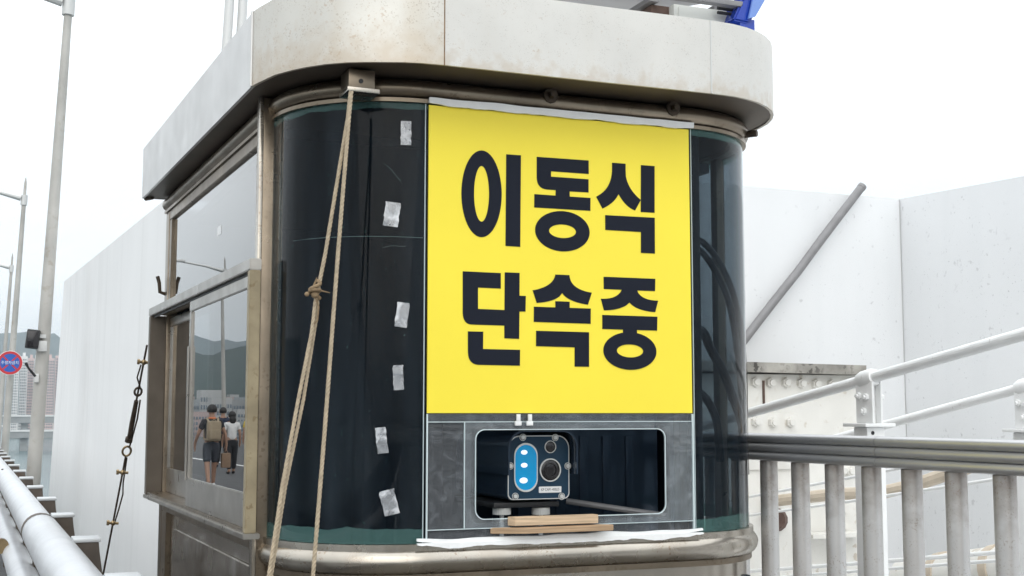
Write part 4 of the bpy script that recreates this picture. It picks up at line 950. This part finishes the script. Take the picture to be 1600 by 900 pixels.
MB().cyl((gx(.272, 9.5), 9.45, .70), (gx(.272, 9.5), 9.52, .70), .05, .05, 16).build('disc', M_brass, rf); MB().cyl((gx(.29, 9.5), 9.525, .70), (gx(.29, 9.5), 9.56, .69), .02).build('stem', M_post, rf)

# ------------------------------------------------------------------ turnbuckle stay from the booth to the guardrail
A_, B_ = at_y(163, 888, 8.05), at_y(229, 543, 7.35)
tk = thing('turnbuckle_stay', 'rusty turnbuckle stay with clips between the booth and the guardrail', 'turnbuckle', A_)
def on_stay(py, off=(0, 0, 0)):
    lo, hi = 0, 1
    for _ in range(40):
        m_ = (lo + hi) / 2; P = A_.lerp(B_, m_) - EYE; yy = CY - F * P.dot(_up) / P.dot(_fw)
        if yy > py: lo = m_
        else: hi = m_
    return A_.lerp(B_, lo) + Vector(off)
MB().tube([A_ + (A_ - B_) * .03, on_stay(817), on_stay(712)], .006, 8).build('lower_cable', M_iron, tk)
MB().tube([on_stay(820, (.008, 0, 0)), on_stay(795, (.018, 0, .0)), on_stay(775, (.026, 0, .01)), on_stay(755, (.014, 0, 0)), on_stay(715, (.008, 0, 0))], .0045, 8).build('lower_cable_tail', M_iron, tk)
MB().tube([on_stay(628), on_stay(570), B_ + (B_ - A_) * .01], .006, 8).build('upper_cable', M_iron, tk)
MB().tube([on_stay(608, (.012, 0, 0)), on_stay(590, (-.02, 0, 0)), on_stay(570, (-.012, 0, 0))], .0045, 8).build('upper_cable_tail', M_iron, tk)
MB().tube([on_stay(625, (.02, 0, 0)), on_stay(655, (.024, 0, 0)), on_stay(690, (.014, 0, 0)), on_stay(700, (.01, 0, 0))], .005, 8).build('slack_wire', M_iron, tk)
MB().tube([on_stay(690), on_stay(660), on_stay(626)], [.012, .0145, .012], 10).build('turnbuckle_body', M_iron, tk)
MB().tube([on_stay(690), on_stay(684)], .022, 8).build('lock_nut', M_iron, tk)
for py, rr_ in ((705, .023), (612, .019)):
    c_ = on_stay(py); f = (B_ - A_).normalized(); w = f.cross(Vector((0, 1, 0))).normalized()
    MB().tube([c_ + (f * math.cos(2 * math.pi * k / 18) * 1.35 + w * math.sin(2 * math.pi * k / 18)) * rr_ for k in range(18)], .0065, 8, closed=True).build('eye', M_brass if py == 705 else M_iron, tk)
for py in (738, 817, 566):
    c_ = on_stay(py); MB().cyl(c_ + Vector((-.034, -.01, .003)), c_ + Vector((.03, -.01, -.003)), .008).ball(c_ + Vector((.0, -.008, 0)), .016, 10).cyl(c_ + Vector((-.036, -.01, .003)), c_ + Vector((-.022, -.01, .002)), .015, .015, 6).build('wire_clip', M_brass, tk)
MB().tube([(lx(7.1) - .0, 7.10, 2.24), (lx(7.1) - .03, 7.10, 2.25), (lx(7.1) - .035, 7.10, 2.30), (lx(7.1) - .045, 7.10, 2.335)], .010, 8).build('rope_hook', M_iron, booth)

# ------------------------------------------------------------------ street lamps along the bridge
LEAN = .037
def lamp(x, y, label, arm_dir=-1, hgt=8.45, first=None, top=9.05):
    t = thing('street_lamp', label, 'street lamp', (x, y, 0), 'lamp posts along the bridge')
    tilt = Matrix.Rotation(0, 3, 'Y')
    q = lambda z, dx=0, dy=0: Vector((x + LEAN * z + dx, y + dy, z))
    MB().tube([q(0), q(.02), q(3), q(6), q(hgt)], [.145, .115, .100, .080, .062], 16).build('pole', M_lamp, t)
    MB().tube([q(hgt + .001), q(top - .2), q(top)], [.045, .04, .008], 12).build('finial', M_lamp, t)
    MB().tube([q(0), q(.03)], .22, 16).build('base_plate', M_lamp, t)
    MB().tube([q(hgt - .30), q(hgt + .02)], .10, 12).build('arm_collar', M_lampw, t)
    MB().tube([q(hgt - .08, arm_dir * .10), q(hgt + .10, arm_dir * .9), q(hgt + .26, arm_dir * 2.0)], [.09, .055, .045], 10).build('arm', M_lampw, t)
    MB().box(q(hgt + .30, arm_dir * 2.35), (.9, .30, .12), .03).build('lamp_head', M_lampw, t)
    return t
Lx = lambda y: .06 + .62 - .016 * y + .15
l1 = lamp(at_y(50, 745, 21.9).x, 21.9, 'nearest grey street lamp post with a dark floodlight on it')
lamp(at_y(7, 690, 43).x, 43, 'second grey street lamp post, behind the round sign')
lamp(at_y(0, 690, 64).x - .1, 64, 'third thin street lamp post at the left edge')
lamp(.1, 85, 'farthest street lamp post near the left edge')
lamp(-12.1, 61, 'street lamp across the road mirrored in the sliding window', 1)
lamp(-12.5, 40, 'street lamp across the road nearer the booth', 1)
c_ = at_y(51, 530, 21.75); fl = thing('floodlight', 'black boxy floodlight fixed to the nearest lamp post', 'floodlight', c_)
MB().box(c_, (.20, .22, .30), .02, Matrix.Rotation(R(6), 3, 'Y')).build('body', M_bk, fl); MB().box(c_ + Vector((0, -.115, 0)), (.16, .01, .25), .003).build('glass', M_lens, fl)
MB().b2((c_.x + .09, c_.y - .02, c_.z + .02), (c_.x + .2, c_.y + .04, c_.z + .08)).build('bracket', M_lampw, fl, 0)
c_ = at_y(66, 541, 21.78); wb = thing('clamp_box', 'small pale clamp box on the nearest lamp post beside the floodlight', 'box', c_)
MB().box(c_, (.14, .14, .17), .012).build('body', M_lampw, wb); MB().tube([c_ + Vector((-.09 + .11 * math.cos(a), .12 + .13 * math.sin(a), .0)) for a in [i * .524 for i in range(12)]], .012, 6, closed=True).build('strap', M_lampw, wb)
c_ = at_y(57, 591, 21.8); tb_ = thing('terminal_box', 'small terminal box with a stub arm lower on the nearest lamp post', 'box', c_)
MB().box(c_, (.07, .12, .14), .01).build('body', M_lampw, tb_); MB().tube([c_ + Vector((-.02, -.05, .03)), c_ + Vector((-.13, -.08, .16)), c_ + Vector((-.17, -.09, .24))], [.022, .018, .026], 8).build('stub_arm', M_bk, tb_)
for zz in (498, 489):
    pass

# round no parking sign
c_ = at_y(15.5, 567, 42.5)
rs = thing('no_parking_sign', 'round blue sign with red cross and white Korean lettering on a lamp post', 'traffic sign', c_)
yq = c_.y; rad = .36
disc = lambda u, v: None
MB().cyl((c_.x, yq, c_.z), (c_.x, yq + .03, c_.z), rad * 1.04, None, 40).build('back_plate', M_signwhite, rs)
MB().cyl((c_.x, yq - .004, c_.z), (c_.x, yq - .0005, c_.z), rad * .80, None, 40).build('blue_face', M_signblue, rs)
MB().ring_prism(ell(c_.x, c_.z, rad, rad, 40), ell(c_.x, c_.z, rad * .79, rad * .79, 40), lambda u, v: Vector((u, yq - .007, v)), lambda u, v: Vector((u, yq - .0005, v))).build('red_rim', M_signred, rs, 20)
for s_ in (1, -1):
    MB().box((c_.x, yq - .006 - .001 * s_, c_.z), (rad * 1.6, .003, rad * .13), 0, Matrix.Rotation(R(45 * s_), 3, 'Y')).build('red_bar', M_signred, rs, 0)
MB().b2((c_.x - rad * .66, yq - .0095, c_.z - rad * .17), (c_.x + rad * .66, yq - .008, c_.z + rad * .17)).build('text_band', M_signblue, rs, 0)
text('주정차금지', 'lettering', (c_.x, yq - .0105, c_.z), .118, M_signwhite, rs, xs=.95)
MB().b2((c_.x - .05, yq + .031, c_.z - .05), (c_.x + .05, yq + .4, c_.z + .05)).build('bracket', M_lampw, rs, 0)
# white hanger ropes of the bridge behind the roof
for i, (px, lab) in enumerate(((357, 'left one of two white hanger ropes rising behind the booth roof'), (378, 'right one of two white hanger ropes rising behind the booth roof'))):
    p = at_y(px, 30, 11.5); hg = thing('hanger_rope', lab, 'hanger rope', (p.x, 11.5, 3.1), 'white hanger ropes behind the roof')
    MB().tube([(p.x - .08 - .02, 11.5, 3.1), (p.x, 11.5, p.z), (p.x + .5, 11.5, p.z + 14)], .043, 12).build('strand', M_lampw, hg)
    MB().tube([(p.x - .075 - .02, 11.5, 3.3), (p.x - .07 - .02, 11.5, 3.6)], .055, 12).build('socket', M_wpaint, hg)

# ------------------------------------------------------------------ people walking away along the road, seen mirrored in the sliding window
def skin_mesh(name, m, parent, V, E_, root=0, sub=2):
    """V: (position, radius) list, E_: bones. One continuous skinned surface."""
    me = bpy.data.meshes.new(name); org = world_loc(parent)
    me.from_pydata([Vector(p) - org for p, r in V], E_, []); me.materials.append(m)
    o = bpy.data.objects.new(name, me); col.objects.link(o); o.parent = parent
    sk = o.modifiers.new('skin', 'SKIN'); sk.use_smooth_shade = True
    for i, (p, r) in enumerate(V):
        d_ = me.skin_vertices[0].data[i]; d_.radius = r if isinstance(r, tuple) else (r, r); d_.use_root = (i == root)
    ss = o.modifiers.new('sub', 'SUBSURF'); ss.levels = sub; ss.render_levels = sub
    return o
def person(x, y, h, label, shirt, trousers, shorts, stride, hair_long=False, arm_out=0.0, holding=None):
    s = h / 1.75; t = thing('person', label, 'person', (x, y, 0), 'people walking on the road')
    p = lambda a, b, c: Vector((x + a * s, y + b * s, c * s))
    st_ = stride
    V = [(p(0, 0, .95), .125 * s), (p(0, 0, 1.10), .115 * s), (p(0, .01, 1.28), .135 * s), (p(0, .01, 1.42), .10 * s), (p(0, 0, 1.50), .055 * s), (p(0, .015, 1.56), .062 * s), (p(0, .02, 1.64), .088 * s), (p(0, .02, 1.715), .06 * s)]
    E_ = [(0, 1), (1, 2), (2, 3), (3, 4), (4, 5), (5, 6), (6, 7)]
    nose = len(V); V += [(p(0, .125, 1.615), .014 * s)]; E_ += [(6, nose)]
    hands = []
    for sd in (-1, 1):
        b0 = len(V)                                        # arm
        sw_ = st_ * sd * .35
        V += [(p(sd * .17, 0, 1.41), .058 * s), (p(sd * (.225 + arm_out), -.02 + sw_ * .3, 1.14), .043 * s), (p(sd * (.24 + arm_out * 1.4), .07 + sw_, .92), .032 * s), (p(sd * (.24 + arm_out * 1.4), .085 + sw_, .86), .036 * s)]
        E_ += [(3, b0), (b0, b0 + 1), (b0 + 1, b0 + 2), (b0 + 2, b0 + 3)]
        hands.append(V[b0 + 3][0])
        for f in range(4):
            k = len(V); dy = (f - 1.5) * .021; ln = (.058, .068, .064, .05)[f]
            V += [(p(sd * (.242 + arm_out * 1.4), .088 + sw_ + dy, .815), .0095 * s), (p(sd * (.232 + arm_out * 1.4), .09 + sw_ + dy, .815 - ln), .008 * s)]; E_ += [(b0 + 3, k), (k, k + 1)]
        k = len(V); V += [(p(sd * (.215 + arm_out * 1.4), .125 + sw_, .835), .010 * s), (p(sd * (.205 + arm_out * 1.4), .135 + sw_, .795), .009 * s)]; E_ += [(b0 + 3, k), (k, k + 1)]
        b0 = len(V); lf = -st_ * sd                        # leg
        V += [(p(sd * .09, 0, .86), .095 * s), (p(sd * .10, lf * .45 + .03, .49), .062 * s), (p(sd * .10, lf * .9 - (.05 if lf < 0 else 0), .10), .042 * s), (p(sd * .105, lf * .9 + .07, .045), .042 * s), (p(sd * .11, lf * .9 + .16, .035), .032 * s)]
        E_ += [(0, b0), (b0, b0 + 1), (b0 + 1, b0 + 2), (b0 + 2, b0 + 3), (b0 + 3, b0 + 4)]
    skin_mesh('body', M_skin, t, V, E_)
    # clothing follows the body
    V2 = [(p(0, 0, .92), .150 * s), (p(0, 0, 1.10), .140 * s), (p(0, .01, 1.28), .155 * s), (p(0, .01, 1.41), .115 * s), (p(0, .0, 1.475), .07 * s)]
    E2 = [(0, 1), (1, 2), (2, 3), (3, 4)]
    for sd in (-1, 1):
        k = len(V2); V2 += [(p(sd * .17, 0, 1.40), .075 * s), (p(sd * (.21 + arm_out * .6), -.01, 1.22), .068 * s)]; E2 += [(3, k), (k, k + 1)]
    skin_mesh('shirt', FABRIC[shirt], t, V2, E2, sub=2)
    V3 = [(p(0, 0, .95), .142 * s), (p(0, 0, 1.02), .135 * s)]; E3 = [(0, 1)]
    for sd in (-1, 1):
        lf = -st_ * sd; k = len(V3)
        V3 += [(p(sd * .09, .0, .85), .112 * s), (p(sd * .10, lf * .45 + .03, .50), .092 * s)]; E3 += [(0, k), (k, k + 1)]
        if not shorts: V3 += [(p(sd * .10, lf * .9 - (.05 if lf < 0 else 0), .12), .07 * s)]; E3 += [(k + 1, k + 2)]
    skin_mesh('shorts' if shorts else 'trousers', FABRIC[trousers], t, V3, E3, sub=2)
    hb = MB().ball(p(0, .005, 1.668), .112 * s, 16, (1, 1.02, 1.0))
    bmesh.ops.delete(hb.bm, geom=[v for v in hb.bm.verts if v.co.z < 1.60 * s + (.0) and v.co.y > y - .02 * s or v.co.z < (1.45 if hair_long else 1.585) * s], context='VERTS')
    if hair_long: hb.ball(p(0, -.06, 1.53), .10 * s, 12, (1, .55, 1.3))
    hb.build('hair', M_hair, t, 80)
    for sd in (-1, 1): MB().ball(p(sd * .098, .03, 1.625), .022 * s, 8, (.5, .8, 1.3)).build('ear', M_skin, t)
    for sd in (-1, 1): MB().ball(p(sd * .034, .103, 1.645), .011 * s, 8, (1.2, .6, .8)).build('eye', M_hair, t)
    MB().ball(p(0, .108, 1.575), .022 * s, 8, (1.3, .4, .35)).build('mouth', FABRIC['brown'], t)
    for sd in (-1, 1):
        lf = -st_ * sd; MB().ball(p(sd * .108, lf * .9 + .07, .045), .06 * s, 10, (.8, 2.1, .75)).build('shoe', FABRIC['white' if shorts else 'black'], t)
    return t, p, hands
def backpack(p, m, label, tilt=0):
    c_ = p(0, -.215, 1.20); t = thing('backpack', label, 'backpack', c_)
    MB().box(c_, (.31, .16, .44), .06).build('bag', m, t); MB().box(c_ + Vector((0, -.095, -.07)), (.23, .05, .20), .022).build('pocket', m, t)
    for sd in (-1, 1): MB().tube([c_ + Vector((sd * .10, .05, .20)), c_ + Vector((sd * .12, .16, .275)), c_ + Vector((sd * .125, .31, .22)), c_ + Vector((sd * .13, .36, .02)), c_ + Vector((sd * .16, .22, -.17)), c_ + Vector((sd * .13, .04, -.19))], .022, 8).build('strap', m, t)
    MB().tube([c_ + Vector((-.04, .0, .215)), c_ + Vector((0, 0, .26)), c_ + Vector((.04, 0, .215))], .01, 6).build('loop', m, t)
t1, p1, h1 = person(-4.2, 28.2, 1.76, 'person in black shirt and grey shorts wearing a tan backpack', 'black', 'grey', True, .22, arm_out=.06)
backpack(p1, FABRIC['tan'], 'tan backpack on the person in grey shorts')
MB().tube([p1(.07 * math.cos(a), .005 + .075 * math.sin(a), 1.475) for a in [i * .524 for i in range(12)]], .02, 8, closed=True).build('collar_band', FABRIC['orange'], t1)
hb_ = h1[0]; bg_ = thing('paper_bag', 'brown paper bag hanging from the hand of the person with tan backpack', 'bag', hb_ + Vector((0, 0, -.45)))
MB().box(hb_ + Vector((0, .02, -.30)), (.20, .14, .32), .03).build('bag', FABRIC['brown'], bg_); MB().tube([hb_ + Vector((-.05, .02, -.15)), hb_ + Vector((-.0, .02, -.03)), hb_ + Vector((.05, .02, -.15))], .008, 6).build('handle', FABRIC['brown'], bg_)
t2, p2, h2 = person(-6.7, 38, 1.74, 'person in dark navy clothes with a dark backpack farther along the road', 'navy', 'black', False, -.2)
backpack(p2, FABRIC['navy'], 'dark navy backpack on the farther person')
person(-6.0, 33.9, 1.62, 'person in loose white shirt and black trousers on the road', 'white', 'black', False, .16, True)
person(-7.0, 35.8, 1.66, 'person in black with yellow shirt at the edge of the group', 'yellow', 'black', False, -.18, True)
person(-3.9, 30.6, 1.66, 'person in white shirt and dark shorts at the kerb side', 'white', 'grey', True, -.2)

# ------------------------------------------------------------------ sea air
hz = MB().b2((-11990, -11990, -35), (11990, 11990, 330)).build('haze', M_lampw, None, 0)
hz['kind'] = 'stuff'
hm = bpy.data.materials.new('sea haze'); hm.use_nodes = True; hm.node_tree.nodes.clear()
ho = hm.node_tree.nodes.new('ShaderNodeOutputMaterial'); hv = hm.node_tree.nodes.new('ShaderNodeVolumePrincipled')
hv.inputs['Color'].default_value = (.80, .92, 1.0, 1); hv.inputs['Density'].default_value = .00013; hv.inputs['Anisotropy'].default_value = .2
hm.node_tree.links.new(hv.outputs[0], ho.inputs['Volume']); hz.data.materials.clear(); hz.data.materials.append(hm)
